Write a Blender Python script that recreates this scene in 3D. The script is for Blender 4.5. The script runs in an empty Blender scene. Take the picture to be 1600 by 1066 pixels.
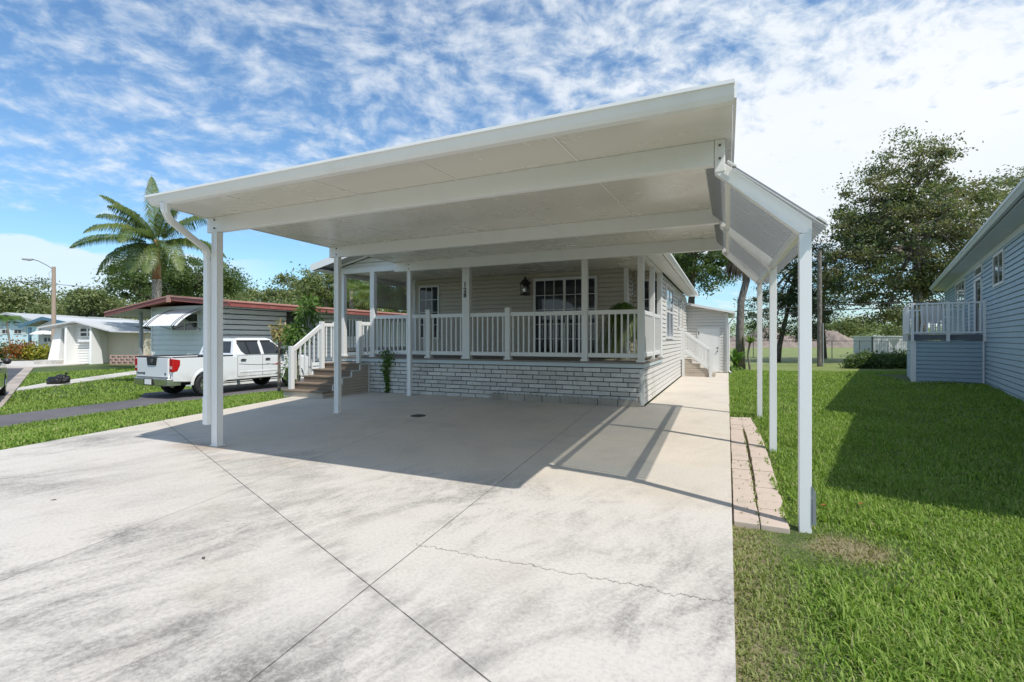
import bpy, math, random
import numpy as np
from mathutils import Vector, Matrix
R = math.radians
S = bpy.context.scene
COL = S.collection
rnd = random.Random(7)

# ---------------------------------------------------------------- camera
cam_d = bpy.data.cameras.new('camera')
cam_d.sensor_width = 36.0
cam_d.lens = 757.0 / 1600 * 36
cam_d.shift_y = -4.0 / 1600
cam_d.clip_start = 0.05
cam_d.clip_end = 3000
cam = bpy.data.objects.new('camera', cam_d)
cam.location = (0, 0, 1.35)
cam.rotation_euler = (R(90), 0, R(24))
COL.objects.link(cam)
S.camera = cam
S.view_settings.view_transform = 'Standard'
S.view_settings.look = 'None'
S.view_settings.exposure = 0.44
S.view_settings.gamma = 1
S.cycles.max_bounces = 12
S.cycles.diffuse_bounces = 8
S.cycles.transparent_max_bounces = 12

SUN = Vector((0.63, -0.30, 1.0)).normalized()      # towards the sun
ELEV = math.asin(SUN.z)
AZ = math.atan2(SUN.x, SUN.y)

# ---------------------------------------------------------------- node helper
class NT:
    def __init__(s, tree):
        s.t = tree; s.n = tree.nodes; s.l = tree.links
    def node(s, typ, props=None, **ins):
        n = s.n.new(typ)
        for k, v in (props or {}).items(): setattr(n, k, v)
        for k, v in ins.items():
            key = int(k[1:]) if k[0] == '_' and k[1:].isdigit() else k.replace('_', ' ')
            s.put(n.inputs[key], v)
        return n
    def put(s, sock, v):
        if isinstance(v, bpy.types.NodeSocket): s.l.new(v, sock)
        elif isinstance(v, bpy.types.Node): s.l.new(v.outputs[0], sock)
        else:
            if sock.type == 'RGBA' and len(v) == 3: v = (*v, 1)
            sock.default_value = v
    def m(s, op, a, b=0.0, c=0.0, clamp=False):
        n = s.n.new('ShaderNodeMath'); n.operation = op; n.use_clamp = clamp
        s.put(n.inputs[0], a); s.put(n.inputs[1], b); s.put(n.inputs[2], c)
        return n.outputs[0]
    def vm(s, op, a, b=(0, 0, 0)):
        n = s.n.new('ShaderNodeVectorMath'); n.operation = op
        s.put(n.inputs[0], a); s.put(n.inputs[1], b)
        return n.outputs['Value'] if op in ('DOT_PRODUCT', 'LENGTH') else n.outputs[0]
    def xyz(s, v):
        n = s.n.new('ShaderNodeSeparateXYZ'); s.put(n.inputs[0], v); return n.outputs
    def comb(s, x, y, z):
        n = s.n.new('ShaderNodeCombineXYZ')
        for i, q in enumerate((x, y, z)): s.put(n.inputs[i], q)
        return n.outputs[0]
    def step(s, v, a, b, to0=0.0, to1=1.0):
        n = s.n.new('ShaderNodeMapRange'); n.interpolation_type = 'SMOOTHSTEP'
        for i, q in enumerate((v, a, b, to0, to1)): s.put(n.inputs[i], q)
        return n.outputs[0]
    def noise(s, vec, scale, detail=4, rough=0.5, dist=0.0):
        n = s.n.new('ShaderNodeTexNoise')
        s.put(n.inputs['Vector'], vec); s.put(n.inputs['Scale'], scale); s.put(n.inputs['Detail'], detail)
        s.put(n.inputs['Roughness'], rough); s.put(n.inputs['Distortion'], dist)
        return n.outputs[0]
    def mix(s, f, a, b, blend='MIX'):
        n = s.n.new('ShaderNodeMix'); n.data_type = 'RGBA'; n.blend_type = blend
        s.put(n.inputs[0], f); s.put(n.inputs[6], a); s.put(n.inputs[7], b)
        return n.outputs[2]
    def ramp(s, f, stops):
        n = s.n.new('ShaderNodeValToRGB'); e = n.color_ramp.elements
        while len(e) < len(stops): e.new(0.5)
        for q, (p, c) in zip(e, stops): q.position = p; q.color = (*c, 1)
        s.put(n.inputs[0], f); return n.outputs[0]

# ---------------------------------------------------------------- world
W = bpy.data.worlds.new('World'); S.world = W; W.use_nodes = True
w = NT(W.node_tree); w.n.clear()
out = w.node('ShaderNodeOutputWorld')
sky = w.node('ShaderNodeTexSky', dict(sky_type='NISHITA', sun_disc=False, sun_elevation=ELEV, sun_rotation=AZ,
             air_density=1.0, dust_density=0.8, ozone_density=1.6))
tc = w.node('ShaderNodeTexCoord')
d = w.xyz(tc.outputs['Generated'])
up = w.m('MAXIMUM', d[2], 0.0)
inv = w.m('DIVIDE', 1.0, w.m('ADD', up, 0.24))
px = w.m('MULTIPLY', d[0], inv); py = w.m('MULTIPLY', d[1], inv)
# cloud deck seen on a plane overhead; streaks run from the lower left to the upper right
ca, sa = math.cos(R(35)), math.sin(R(35))
qx = w.m('ADD', w.m('MULTIPLY', px, ca), w.m('MULTIPLY', py, sa))
qy = w.m('SUBTRACT', w.m('MULTIPLY', py, ca), w.m('MULTIPLY', px, sa))
pv = w.comb(qx, w.m('MULTIPLY', qy, 1.08), 0.0)
warp = w.node('ShaderNodeTexNoise', None, Vector=pv, Scale=2.2, Detail=3.0)
pv2 = w.vm('ADD', pv, w.vm('MULTIPLY', w.vm('SUBTRACT', warp.outputs['Color'], (0.5, 0.5, 0.5)), (0.22, 0.22, 0)))
cells = w.noise(pv2, 9.5, 8, 0.60)
fine = w.noise(pv2, 24.0, 5, 0.65)
big = w.noise(w.vm('ADD', pv, (3.1, 1.7, 0)), 0.55, 2, 0.5)
# coverage: thicker to the right (+x) below 40 degrees, thinner overhead, clear low on the left
az = w.m('ADD', w.m('MULTIPLY', d[0], 0.9135), w.m('MULTIPLY', d[1], 0.4067))       # right of the view axis
right = w.step(az, 0.05, 0.5)
lowr = w.m('MULTIPLY', right, w.step(d[2], 0.52, 0.28))
cov = w.m('ADD', w.m('ADD', w.m('MULTIPLY', cells, 0.95), w.m('MULTIPLY', fine, 0.30)), w.m('MULTIPLY', big, 0.35))
cov = w.m('ADD', cov, w.m('MULTIPLY', lowr, 0.31))
leftlow = w.m('MULTIPLY', w.step(az, 0.25, -0.2), w.step(d[2], 0.26, 0.12))
cov = w.m('SUBTRACT', cov, w.m('MULTIPLY', leftlow, 0.30))
# clear wedge just above the horizon on the right, under the white band
cov = w.m('SUBTRACT', cov, w.m('MULTIPLY', w.step(d[2], 0.20, 0.10), 0.35))
dens = w.step(cov, 0.64, 1.04)
cmask = w.m('MULTIPLY', dens, w.m('ADD', 0.66, w.m('MULTIPLY', w.step(az, -0.2, 0.45), 0.27)))
# cumulus heaps on the left horizon
cu = w.noise(w.comb(w.m('MULTIPLY', w.m('ARCTAN2', d[0], d[1]), 6.0), w.m('MULTIPLY', d[2], 14.0), 0.0), 1.0, 5, 0.55)
cutop = w.m('ADD', 0.03, w.m('MULTIPLY', cu, 0.24))
cleft = w.step(w.m('SUBTRACT', cutop, d[2]), 0.0, 0.022)
cleft = w.m('MULTIPLY', cleft, w.step(az, -0.40, -0.58))
mask = w.m('MAXIMUM', cmask, w.m('MULTIPLY', cleft, 0.85))
skyc = w.mix(1.0, sky.outputs[0], (0.80, 1.05, 1.18, 1), 'MULTIPLY')
bright = w.noise(pv2, 1.6, 4, 0.5)
ccol = w.ramp(w.m('ADD', w.m('MULTIPLY', bright, 0.55), w.m('MULTIPLY', dens, 0.45)),
              [(0.25, (5.0, 5.9, 6.6)), (0.56, (5.7, 6.1, 6.4)), (0.85, (6.55, 6.65, 6.85))])
skyc = w.mix(mask, skyc, ccol)
bg = w.node('ShaderNodeBackground', None, Color=skyc, Strength=0.118)
w.l.new(bg.outputs[0], out.inputs[0])

sl = bpy.data.lights.new('sun', 'SUN'); sl.energy = 3.4; sl.angle = R(0.5); sl.color = (1.0, 0.955, 0.89)
so = bpy.data.objects.new('sun', sl); COL.objects.link(so)
so.rotation_euler = SUN.to_track_quat('Z', 'Y').to_euler()

# ---------------------------------------------------------------- materials
MATS = {}
def mat(name):
    m = bpy.data.materials.new(name); m.use_nodes = True
    t = NT(m.node_tree); t.n.clear()
    t.out = t.node('ShaderNodeOutputMaterial')
    t.b = t.node('ShaderNodeBsdfPrincipled')
    t.l.new(t.b.outputs[0], t.out.inputs[0])
    t.geo = t.node('ShaderNodeNewGeometry')
    t.pos = t.geo.outputs['Position']; t.rpi = t.geo.outputs['Random Per Island']
    MATS[name] = m
    return t
def bump(t, h, strength=0.3, dist=0.01):
    b = t.node('ShaderNodeBump', None, Height=h, Strength=strength, Distance=dist)
    t.l.new(b.outputs[0], t.b.inputs['Normal'])
def painted(name, col, rough=0.45, dirt=0.12, dirtcol=(0.30, 0.27, 0.22), scale=3.0, spec=0.4, stretch=0.35):
    t = mat(name)
    p = t.vm('MULTIPLY', t.pos, (1, 1, stretch))
    n = t.noise(p, scale, 6, 0.62)
    n2 = t.noise(t.pos, 38.0, 4, 0.6)
    f = t.step(t.m('ADD', t.m('MULTIPLY', n, 0.75), t.m('MULTIPLY', n2, 0.25)), 0.46, 0.72, 0.0, dirt)
    c = t.mix(f, col, dirtcol)
    t.put(t.b.inputs['Base Color'], c)
    t.put(t.b.inputs['Roughness'], t.step(n, 0.3, 0.7, rough - 0.06, rough + 0.1))
    t.put(t.b.inputs['Specular IOR Level'], spec)
    bump(t, n2, 0.06, 0.004)
    return t
painted('white_paint', (0.78, 0.78, 0.77), 0.38, 0.10)
painted('white_vinyl', (0.68, 0.68, 0.665), 0.42, 0.08)
painted('soffit_white', (0.69, 0.665, 0.60), 0.24, 0.035, (0.50, 0.45, 0.36), 0.9)
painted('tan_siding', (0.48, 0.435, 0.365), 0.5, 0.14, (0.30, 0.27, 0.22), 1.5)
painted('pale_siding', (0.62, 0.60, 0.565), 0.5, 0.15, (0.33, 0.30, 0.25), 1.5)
painted('step_siding', (0.46, 0.40, 0.33), 0.55, 0.25, (0.2, 0.17, 0.13), 2.0)
painted('blue_siding', (0.32, 0.425, 0.49), 0.5, 0.18, (0.16, 0.22, 0.27), 1.2)
painted('blue_trim', (0.50, 0.56, 0.57), 0.45, 0.12, (0.3, 0.35, 0.35))
painted('ice_siding', (0.70, 0.725, 0.71), 0.5, 0.12, (0.3, 0.33, 0.33))
painted('dark_deck', (0.13, 0.14, 0.16), 0.6, 0.3, (0.06, 0.06, 0.06))
painted('red_fascia', (0.26, 0.075, 0.065), 0.5, 0.35, (0.42, 0.26, 0.2), 2.5)
painted('pink_roof', (0.42, 0.20, 0.16), 0.6, 0.4, (0.55, 0.45, 0.38), 1.8)
painted('cream_wall', (0.66, 0.60, 0.48), 0.6, 0.12, (0.4, 0.34, 0.26))
painted('white_stucco', (0.74, 0.74, 0.72), 0.7, 0.14, (0.5, 0.46, 0.4))
painted('teal_fascia', (0.07, 0.16, 0.23), 0.5, 0.15)
painted('light_blue_wall', (0.55, 0.70, 0.76), 0.6, 0.1)
painted('grey_roof', (0.42, 0.44, 0.45), 0.7, 0.35, (0.25, 0.25, 0.24), 1.2)
painted('white_roof', (0.52, 0.53, 0.53), 0.5, 0.3, (0.45, 0.43, 0.4), 1.2)
painted('dark_metal', (0.03, 0.03, 0.032), 0.4, 0.1)
painted('bolt_metal', (0.10, 0.09, 0.08), 0.4, 0.3)
painted('terracotta', (0.33, 0.13, 0.07), 0.8, 0.3)
painted('number_black', (0.015, 0.015, 0.017), 0.4, 0.0)
painted('grey_box', (0.30, 0.31, 0.31), 0.5, 0.2)
painted('block_pink', (0.46, 0.30, 0.26), 0.9, 0.35, (0.3, 0.2, 0.17))
painted('lattice_grey', (0.34, 0.33, 0.32), 0.6, 0.15)
painted('rubber', (0.022, 0.022, 0.024), 0.75, 0.3, (0.07, 0.065, 0.06))
painted('black_plastic', (0.02, 0.02, 0.022), 0.5, 0.15, (0.06, 0.06, 0.06))
painted('orange_bract', (0.42, 0.12, 0.035), 0.6, 0.1)

t = mat('rib_panel')          # ribbed awning sheet gone grey, rib shading painted in as dark stripes
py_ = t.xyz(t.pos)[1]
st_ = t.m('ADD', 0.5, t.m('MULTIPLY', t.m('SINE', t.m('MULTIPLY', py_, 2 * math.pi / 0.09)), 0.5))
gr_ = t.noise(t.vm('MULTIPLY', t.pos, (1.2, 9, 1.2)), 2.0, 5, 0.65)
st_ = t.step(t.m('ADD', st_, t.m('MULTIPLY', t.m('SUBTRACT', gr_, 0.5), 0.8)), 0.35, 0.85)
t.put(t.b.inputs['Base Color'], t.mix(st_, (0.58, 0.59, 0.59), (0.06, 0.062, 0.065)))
t.put(t.b.inputs['Roughness'], 0.25)
tr = t.node('ShaderNodeBsdfTransparent', None, Color=(0.80, 0.83, 0.82))
tl = t.node('ShaderNodeBsdfTranslucent', None, Color=(0.30, 0.31, 0.31))
m1 = t.node('ShaderNodeMixShader', None, _0=0.10, _1=t.b.outputs[0], _2=tl.outputs[0])
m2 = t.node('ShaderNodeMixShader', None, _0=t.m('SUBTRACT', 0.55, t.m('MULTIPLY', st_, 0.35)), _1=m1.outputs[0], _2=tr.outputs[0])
t.l.new(m2.outputs[0], t.out.inputs[0])

def glass(name, col=(0.012, 0.015, 0.018), rough=0.04):
    t = mat(name)
    n = t.noise(t.pos, 1.5, 3, 0.5)
    t.put(t.b.inputs['Base Color'], t.mix(n, col, tuple(c * 2.5 for c in col)))
    t.put(t.b.inputs['Roughness'], rough); t.put(t.b.inputs['Specular IOR Level'], 0.6)
    bump(t, t.noise(t.pos, 2.5, 2, 0.5), 0.05, 0.02)
glass('dark_glass'); glass('blue_glass', (0.03, 0.05, 0.08), 0.03)
t = mat('car_white')
zz_ = t.xyz(t.pos)[2]
t.put(t.b.inputs['Base Color'], t.mix(t.m('MULTIPLY', t.step(zz_, 0.45, 0.0), t.step(t.noise(t.pos, 3.5, 6, 0.65), 0.35, 0.7, 0.0, 0.5)), (0.74, 0.75, 0.76), (0.34, 0.30, 0.25))); t.put(t.b.inputs['Roughness'], 0.25)
t.put(t.b.inputs['Coat Weight'], 0.6); t.put(t.b.inputs['Coat Roughness'], 0.05)
t = mat('car_dark')
t.put(t.b.inputs['Base Color'], (0.03, 0.045, 0.04, 1)); t.put(t.b.inputs['Roughness'], 0.22); t.put(t.b.inputs['Metallic'], 0.3)
t.put(t.b.inputs['Coat Weight'], 0.8)
t = mat('chrome')
t.put(t.b.inputs['Base Color'], (0.62, 0.62, 0.61, 1)); t.put(t.b.inputs['Metallic'], 0.9); t.put(t.b.inputs['Roughness'], 0.22)
t = mat('tail_red')
t.put(t.b.inputs['Base Color'], (0.45, 0.012, 0.012, 1)); t.put(t.b.inputs['Roughness'], 0.15); t.put(t.b.inputs['Coat Weight'], 0.8)
t = mat('tail_clear')
t.put(t.b.inputs['Base Color'], (0.6, 0.45, 0.45, 1)); t.put(t.b.inputs['Roughness'], 0.15)
t = mat('bag_plastic')
t.put(t.b.inputs['Base Color'], (0.012, 0.012, 0.014, 1)); t.put(t.b.inputs['Roughness'], 0.28)
bump(t, t.noise(t.pos, 14.0, 4, 0.6, 1.2), 0.9, 0.05)

# concrete: stained slab with saw joints and a crack
def concrete_mat():
    t = mat('concrete_slab')
    p = t.xyz(t.pos)
    X, Y = p[0], p[1]
    ang = R(-17)
    u = t.m('ADD', t.m('MULTIPLY', X, math.cos(ang)), t.m('MULTIPLY', Y, math.sin(ang)))
    v = t.m('SUBTRACT', t.m('MULTIPLY', Y, math.cos(ang)), t.m('MULTIPLY', X, math.sin(ang)))
    st = t.comb(t.m('MULTIPLY', u, 1.9), t.m('MULTIPLY', v, 0.70), 0.0)
    big = t.noise(st, 1.15, 11, 0.74, 1.1)
    blot = t.noise(t.pos, 0.55, 3, 0.5)
    mid = t.noise(st, 4.5, 6, 0.7)
    fine = t.noise(t.pos, 42.0, 6, 0.8)
    pits = t.noise(t.pos, 95.0, 4, 0.75)
    open_ = t.step(t.m('ADD', Y, t.m('MULTIPLY', t.noise(t.pos, 1.5, 3, 0.5), 0.5)), 4.95, 4.05)                                   # weathered outside the roof; under it the shade's warm tone is painted in too
    s = t.m('ADD', t.m('ADD', t.m('MULTIPLY', big, 0.62), t.m('MULTIPLY', blot, 0.42)), t.m('MULTIPLY', mid, 0.22))
    s = t.m('ADD', s, t.m('MULTIPLY', fine, 0.18))
    dark = t.m('MULTIPLY', t.step(s, 0.655, 0.85), t.step(t.noise(t.vm('ADD', t.pos, (2, 9, 0)), 0.38, 3, 0.5), 0.36, 0.58, 0.25, 1.0))
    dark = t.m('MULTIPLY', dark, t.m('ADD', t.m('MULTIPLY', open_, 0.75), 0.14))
    warm = t.noise(t.vm('ADD', t.pos, (7, 3, 0)), 0.7, 4, 0.55)
    base = t.mix(t.step(warm, 0.40, 0.65), (0.60, 0.525, 0.43), (0.55, 0.495, 0.42))
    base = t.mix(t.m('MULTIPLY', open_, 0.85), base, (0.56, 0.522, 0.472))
    base = t.mix(t.m('MULTIPLY', t.step(fine, 0.42, 0.70), 0.38), base, (0.30, 0.29, 0.27))
    tan = t.step(t.noise(t.vm('ADD', t.pos, (11, 5, 0)), 1.1, 7, 0.7), 0.50, 0.68, 0.0, 0.35)
    base = t.mix(tan, base, (0.40, 0.345, 0.28))
    oil = t.step(t.noise(t.vm('ADD', t.pos, (4, 8, 0)), 1.7, 8, 0.72), 0.60, 0.74, 0.0, 0.4)
    base = t.mix(oil, base, (0.24, 0.225, 0.20))
    speck = t.noise(t.pos, 26.0, 7, 0.85)
    dark = t.m('MULTIPLY', dark, t.step(speck, 0.34, 0.60, 0.45, 1.15))
    col = t.mix(dark, base, (0.165, 0.155, 0.14))
    col = t.mix(t.m('MULTIPLY', t.step(pits, 0.60, 0.72), t.m('ADD', t.m('MULTIPLY', dark, 0.6), 0.16)), col, (0.09, 0.085, 0.08))
    # rust bloom near the left post
    rx = t.m('MULTIPLY', t.m('ADD', X, 6.05), 1.0); ry = t.m('MULTIPLY', t.m('SUBTRACT', Y, 3.95), 2.2)
    rr = t.m('SQRT', t.m('ADD', t.m('MULTIPLY', rx, rx), t.m('MULTIPLY', ry, ry)))
    col = t.mix(t.m('MULTIPLY', t.step(t.m('ADD', rr, t.m('MULTIPLY', mid, 0.6)), 1.0, 0.35), 0.55), col, (0.30, 0.20, 0.12))
    # damp greenish stain by the right edge
    # joints
    def line(x0, y0, x1, y1, wd, lo=None, hi=None, wob=0.0):
        L = math.hypot(x1 - x0, y1 - y0); nx, ny = -(y1 - y0) / L, (x1 - x0) / L
        dd = t.m('ADD', t.m('MULTIPLY', X, nx), t.m('MULTIPLY', Y, ny))
        dd = t.m('SUBTRACT', dd, nx * x0 + ny * y0)
        if wob:
            nz = t.noise(t.vm('MULTIPLY', t.pos, (1, 0.2, 1)), 5.0, 7, 0.72)
            dd = t.m('ADD', dd, t.m('MULTIPLY', t.m('SUBTRACT', nz, 0.5), wob))
        g = t.step(t.m('ABSOLUTE', dd), wd, wd * 0.35)
        if lo is not None:
            g = t.m('MULTIPLY', g, t.m('MULTIPLY', t.m('GREATER_THAN', X, lo), t.m('LESS_THAN', X, hi)))
        return g
    J = line(-7.91, 4.70, -1.83, 2.12, 0.0055)
    J = t.m('MAXIMUM', J, line(-1.72, 1.32, -2.12, 6.0, 0.005))
    J = t.m('MAXIMUM', J, t.m('MULTIPLY', line(-3.70, 1.30, -4.13, 3.46, 0.007), 0.55))
    J = t.m('MAXIMUM', J, t.m('MULTIPLY', line(-9, 6.9, 0, 6.35, 0.007), 0.45))
    J = t.m('MAXIMUM', J, t.m('MULTIPLY', line(-1.6, 12.6, 0, 12.6, 0.010, -1.6, 0.1), 0.6))
    J = t.m('MAXIMUM', J, t.m('MULTIPLY', line(-1.6, 15.8, 0, 15.8, 0.010, -1.6, 0.1), 0.6))
    J = t.m('MAXIMUM', J, t.m('MULTIPLY', line(-1.84, 2.64, -0.19, 2.70, 0.007, -1.88, 0.05, 0.30), 0.75))
    near = t.step(t.m('ABSOLUTE', t.m('ADD', t.m('MULTIPLY', t.m('SUBTRACT', X, -1.83), 0.39), t.m('MULTIPLY', t.m('SUBTRACT', Y, 2.12), 0.92))), 0.22, 0.0)
    col = t.mix(t.m('MULTIPLY', t.m('MULTIPLY', near, t.step(mid, 0.42, 0.62)), 0.35), col, (0.17, 0.16, 0.15))
    col = t.mix(t.m('MULTIPLY', J, t.step(t.noise(t.pos, 7.0, 6, 0.75), 0.3, 0.6, 0.45, 0.95)), col, (0.045, 0.04, 0.035))
    t.put(t.b.inputs['Base Color'], col)
    t.put(t.b.inputs['Roughness'], t.step(fine, 0.3, 0.7, 0.72, 0.95))
    h = t.m('SUBTRACT', t.m('ADD', t.m('MULTIPLY', fine, 0.5), t.m('MULTIPLY', pits, 0.5)), t.m('MULTIPLY', J, 3.0))
    bump(t, h, 0.35, 0.006)
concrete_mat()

def concrete_plain(name, col):
    t = mat(name)
    n = t.noise(t.pos, 0.9, 6, 0.6); f = t.noise(t.pos, 30.0, 4, 0.7)
    c = t.mix(t.step(n, 0.4, 0.65), col, tuple(q * 0.72 for q in col))
    c = t.mix(t.m('MULTIPLY', t.step(f, 0.5, 0.7), 0.3), c, tuple(q * 0.5 for q in col))
    t.put(t.b.inputs['Base Color'], c); t.put(t.b.inputs['Roughness'], 0.9); bump(t, f, 0.3, 0.006)
concrete_plain('concrete_pale', (0.56, 0.53, 0.48))
concrete_plain('concrete_kerb', (0.42, 0.36, 0.31))
concrete_plain('asphalt', (0.075, 0.08, 0.09))
concrete_plain('asphalt_drive', (0.125, 0.115, 0.12))
concrete_plain('dirt', (0.27, 0.215, 0.18))
concrete_plain('edging_concrete', (0.40, 0.36, 0.31))
def islands(name, cols, rough=0.85, nscale=9.0, bs=0.3, stain=(0.2, 0.19, 0.18), amt=0.35):
    t = mat(name)
    c = t.ramp(t.rpi, cols)
    n = t.noise(t.pos, nscale, 6, 0.65)
    c = t.mix(t.step(n, 0.48, 0.72, 0.0, amt), c, stain)
    t.put(t.b.inputs['Base Color'], c); t.put(t.b.inputs['Roughness'], rough)
    bump(t, t.noise(t.pos, 45.0, 5, 0.7), bs, 0.006)
islands('skirt_block', [(0, (0.48, 0.465, 0.435)), (0.5, (0.56, 0.545, 0.51)), (1, (0.63, 0.615, 0.585))])
islands('mortar', [(0, (0.10, 0.097, 0.092)), (1, (0.11, 0.107, 0.10))])
islands('paver_pink', [(0, (0.47, 0.38, 0.31)), (0.5, (0.54, 0.44, 0.365)), (1, (0.52, 0.45, 0.38))], amt=0.6, stain=(0.36, 0.31, 0.25), nscale=3.5)
def wood(name, a, b):
    t = mat(name)
    n = t.noise(t.vm('MULTIPLY', t.pos, (2, 14, 14)), 2.5, 6, 0.6)
    c = t.mix(n, a, b); c = t.mix(t.m('MULTIPLY', t.rpi, 0.35), c, (0.13, 0.10, 0.075))
    t.put(t.b.inputs['Base Color'], c); t.put(t.b.inputs['Roughness'], 0.75); bump(t, n, 0.3, 0.006)
wood('tread_wood', (0.14, 0.098, 0.065), (0.24, 0.185, 0.135))
wood('pole_wood', (0.44, 0.34, 0.26), (0.34, 0.26, 0.20))
wood('deck_board', (0.20, 0.17, 0.15), (0.28, 0.25, 0.22))
def bark(name, a, b, sc=4.0):
    t = mat(name)
    n = t.noise(t.vm('MULTIPLY', t.pos, (3, 3, 1)), sc, 7, 0.7)
    t.put(t.b.inputs['Base Color'], t.mix(t.step(n, 0.35, 0.65), a, b)); t.put(t.b.inputs['Roughness'], 0.9)
    bump(t, n, 0.7, 0.03)
bark('bark_grey', (0.10, 0.085, 0.07), (0.24, 0.21, 0.18)); bark('bark_dark', (0.05, 0.04, 0.033), (0.14, 0.11, 0.09))
bark('palm_bark', (0.20, 0.17, 0.145), (0.36, 0.33, 0.30), 7.0); bark('crownshaft', (0.30, 0.12, 0.05), (0.34, 0.26, 0.15), 2.0)
bark('white_trunk', (0.5, 0.48, 0.46), (0.62, 0.6, 0.58), 4.0)
def leafmat(name, stops, trans=0.35, rough=0.5, spec=0.35, clump=0.9, straw=None):
    t = mat(name)
    c = t.ramp(t.rpi, stops)
    n = t.noise(t.pos, clump, 4, 0.55)
    c = t.mix(t.step(n, 0.35, 0.68, 0.0, 0.5), c, tuple(q for q in stops[-1][1]))
    t.put(t.b.inputs['Base Color'], c); t.put(t.b.inputs['Roughness'], rough); t.put(t.b.inputs['Specular IOR Level'], spec)
    tl = t.node('ShaderNodeBsdfTranslucent', None, Color=t.mix(1.0, c, (1.5, 1.7, 0.8, 1), 'MULTIPLY'))
    m1 = t.node('ShaderNodeMixShader', None, _0=trans, _1=t.b.outputs[0], _2=tl.outputs[0])
    t.l.new(m1.outputs[0], t.out.inputs[0])
    return t
leafmat('leaf_oak', [(0, (0.038, 0.072, 0.026)), (0.6, (0.078, 0.13, 0.042)), (1, (0.15, 0.19, 0.07))])
leafmat('leaf_ficus', [(0, (0.055, 0.085, 0.038)), (0.5, (0.11, 0.15, 0.062)), (0.88, (0.19, 0.225, 0.115)), (1, (0.26, 0.20, 0.12))], 0.3)
leafmat('leaf_pine', [(0, (0.04, 0.062, 0.032)), (1, (0.10, 0.13, 0.06))], 0.2)
leafmat('leaf_wood', [(0, (0.07, 0.10, 0.042)), (0.5, (0.14, 0.18, 0.07)), (1, (0.23, 0.25, 0.11))], 0.3, clump=0.25)
leafmat('leaf_bright', [(0, (0.05, 0.10, 0.025)), (0.6, (0.09, 0.17, 0.035)), (1, (0.17, 0.25, 0.06))], 0.4)
leafmat('leaf_palm', [(0, (0.045, 0.085, 0.02)), (0.6, (0.09, 0.15, 0.034)), (1, (0.20, 0.23, 0.08))], 0.3, 0.4, 0.5)
leafmat('leaf_dead', [(0, (0.10, 0.075, 0.05)), (1, (0.22, 0.17, 0.12))], 0.2)
leafmat('leaf_yellow', [(0, (0.22, 0.22, 0.03)), (0.7, (0.42, 0.36, 0.04)), (1, (0.10, 0.16, 0.03))], 0.3)
leafmat('leaf_orange', [(0, (0.30, 0.07, 0.025)), (0.6, (0.42, 0.13, 0.03)), (1, (0.10, 0.12, 0.03))], 0.3)
leafmat('leaf_ti', [(0, (0.36, 0.20, 0.12)), (0.6, (0.42, 0.33, 0.14)), (1, (0.16, 0.2, 0.06))], 0.3)

def grass_mat(name, ground=False):
    t = mat(name)
    p = t.xyz(t.pos); X, Y = p[0], p[1]
    n1 = t.noise(t.pos, 0.8, 4, 0.6); n2 = t.noise(t.pos, 5.0, 5, 0.65); n3 = t.noise(t.pos, 28.0, 4, 0.7)
    if ground:
        c = t.mix(n3, (0.045, 0.075, 0.020), (0.095, 0.125, 0.04))
    else:
        c = t.ramp(t.rpi, [(0, (0.125, 0.215, 0.03)), (0.5, (0.225, 0.34, 0.055)), (0.84, (0.33, 0.43, 0.10)), (0.95, (0.34, 0.36, 0.14)), (1, (0.45, 0.40, 0.22))])
    c = t.mix(t.step(n1, 0.38, 0.66, 0.0, 0.45), c, (0.17, 0.24, 0.05) if not ground else (0.115, 0.165, 0.035))
    c = t.mix(t.step(n2, 0.52, 0.72, 0.0, 0.30), c, (0.075, 0.14, 0.03))
    # dry thatch along the slab edge and round the front post
    e1 = t.m('MULTIPLY', t.step(t.m('ADD', X, t.m('MULTIPLY', n2, 0.35)), 0.62, 0.25), t.m('LESS_THAN', Y, 9.3))
    e1 = t.m('MULTIPLY', e1, t.m('GREATER_THAN', X, -0.2))
    dx = t.m('SUBTRACT', X, 0.72); dy = t.m('SUBTRACT', Y, 3.85)
    rr = t.m('SQRT', t.m('ADD', t.m('MULTIPLY', dx, dx), t.m('MULTIPLY', dy, dy)))
    e2 = t.step(t.m('ADD', rr, t.m('MULTIPLY', n2, 0.55)), 0.66, 0.34)
    dry = t.m('MAXIMUM', t.m('MULTIPLY', e1, 0.55), e2)
    if ground: dry = t.m('MAXIMUM', dry, t.m('MULTIPLY', e1, 0.9))
    c = t.mix(t.m('MULTIPLY', dry, 0.85), c, (0.30, 0.245, 0.145))
    if ground:
        far = t.step(Y, 24.0, 28.0)
        fld = t.mix(n1, (0.17, 0.22, 0.055), (0.24, 0.27, 0.09))
        c = t.mix(far, c, fld)
    t.put(t.b.inputs['Base Color'], c); t.put(t.b.inputs['Roughness'], 0.6); t.put(t.b.inputs['Specular IOR Level'], 0.25)
    if not ground:
        tl = t.node('ShaderNodeBsdfTranslucent', None, Color=t.mix(1.0, c, (1.3, 1.5, 0.7, 1), 'MULTIPLY'))
        m1 = t.node('ShaderNodeMixShader', None, _0=0.35, _1=t.b.outputs[0], _2=tl.outputs[0])
        t.l.new(m1.outputs[0], t.out.inputs[0])
    else: bump(t, n3, 0.8, 0.05)
grass_mat('grass_blade'); grass_mat('grass_ground', True)

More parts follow.
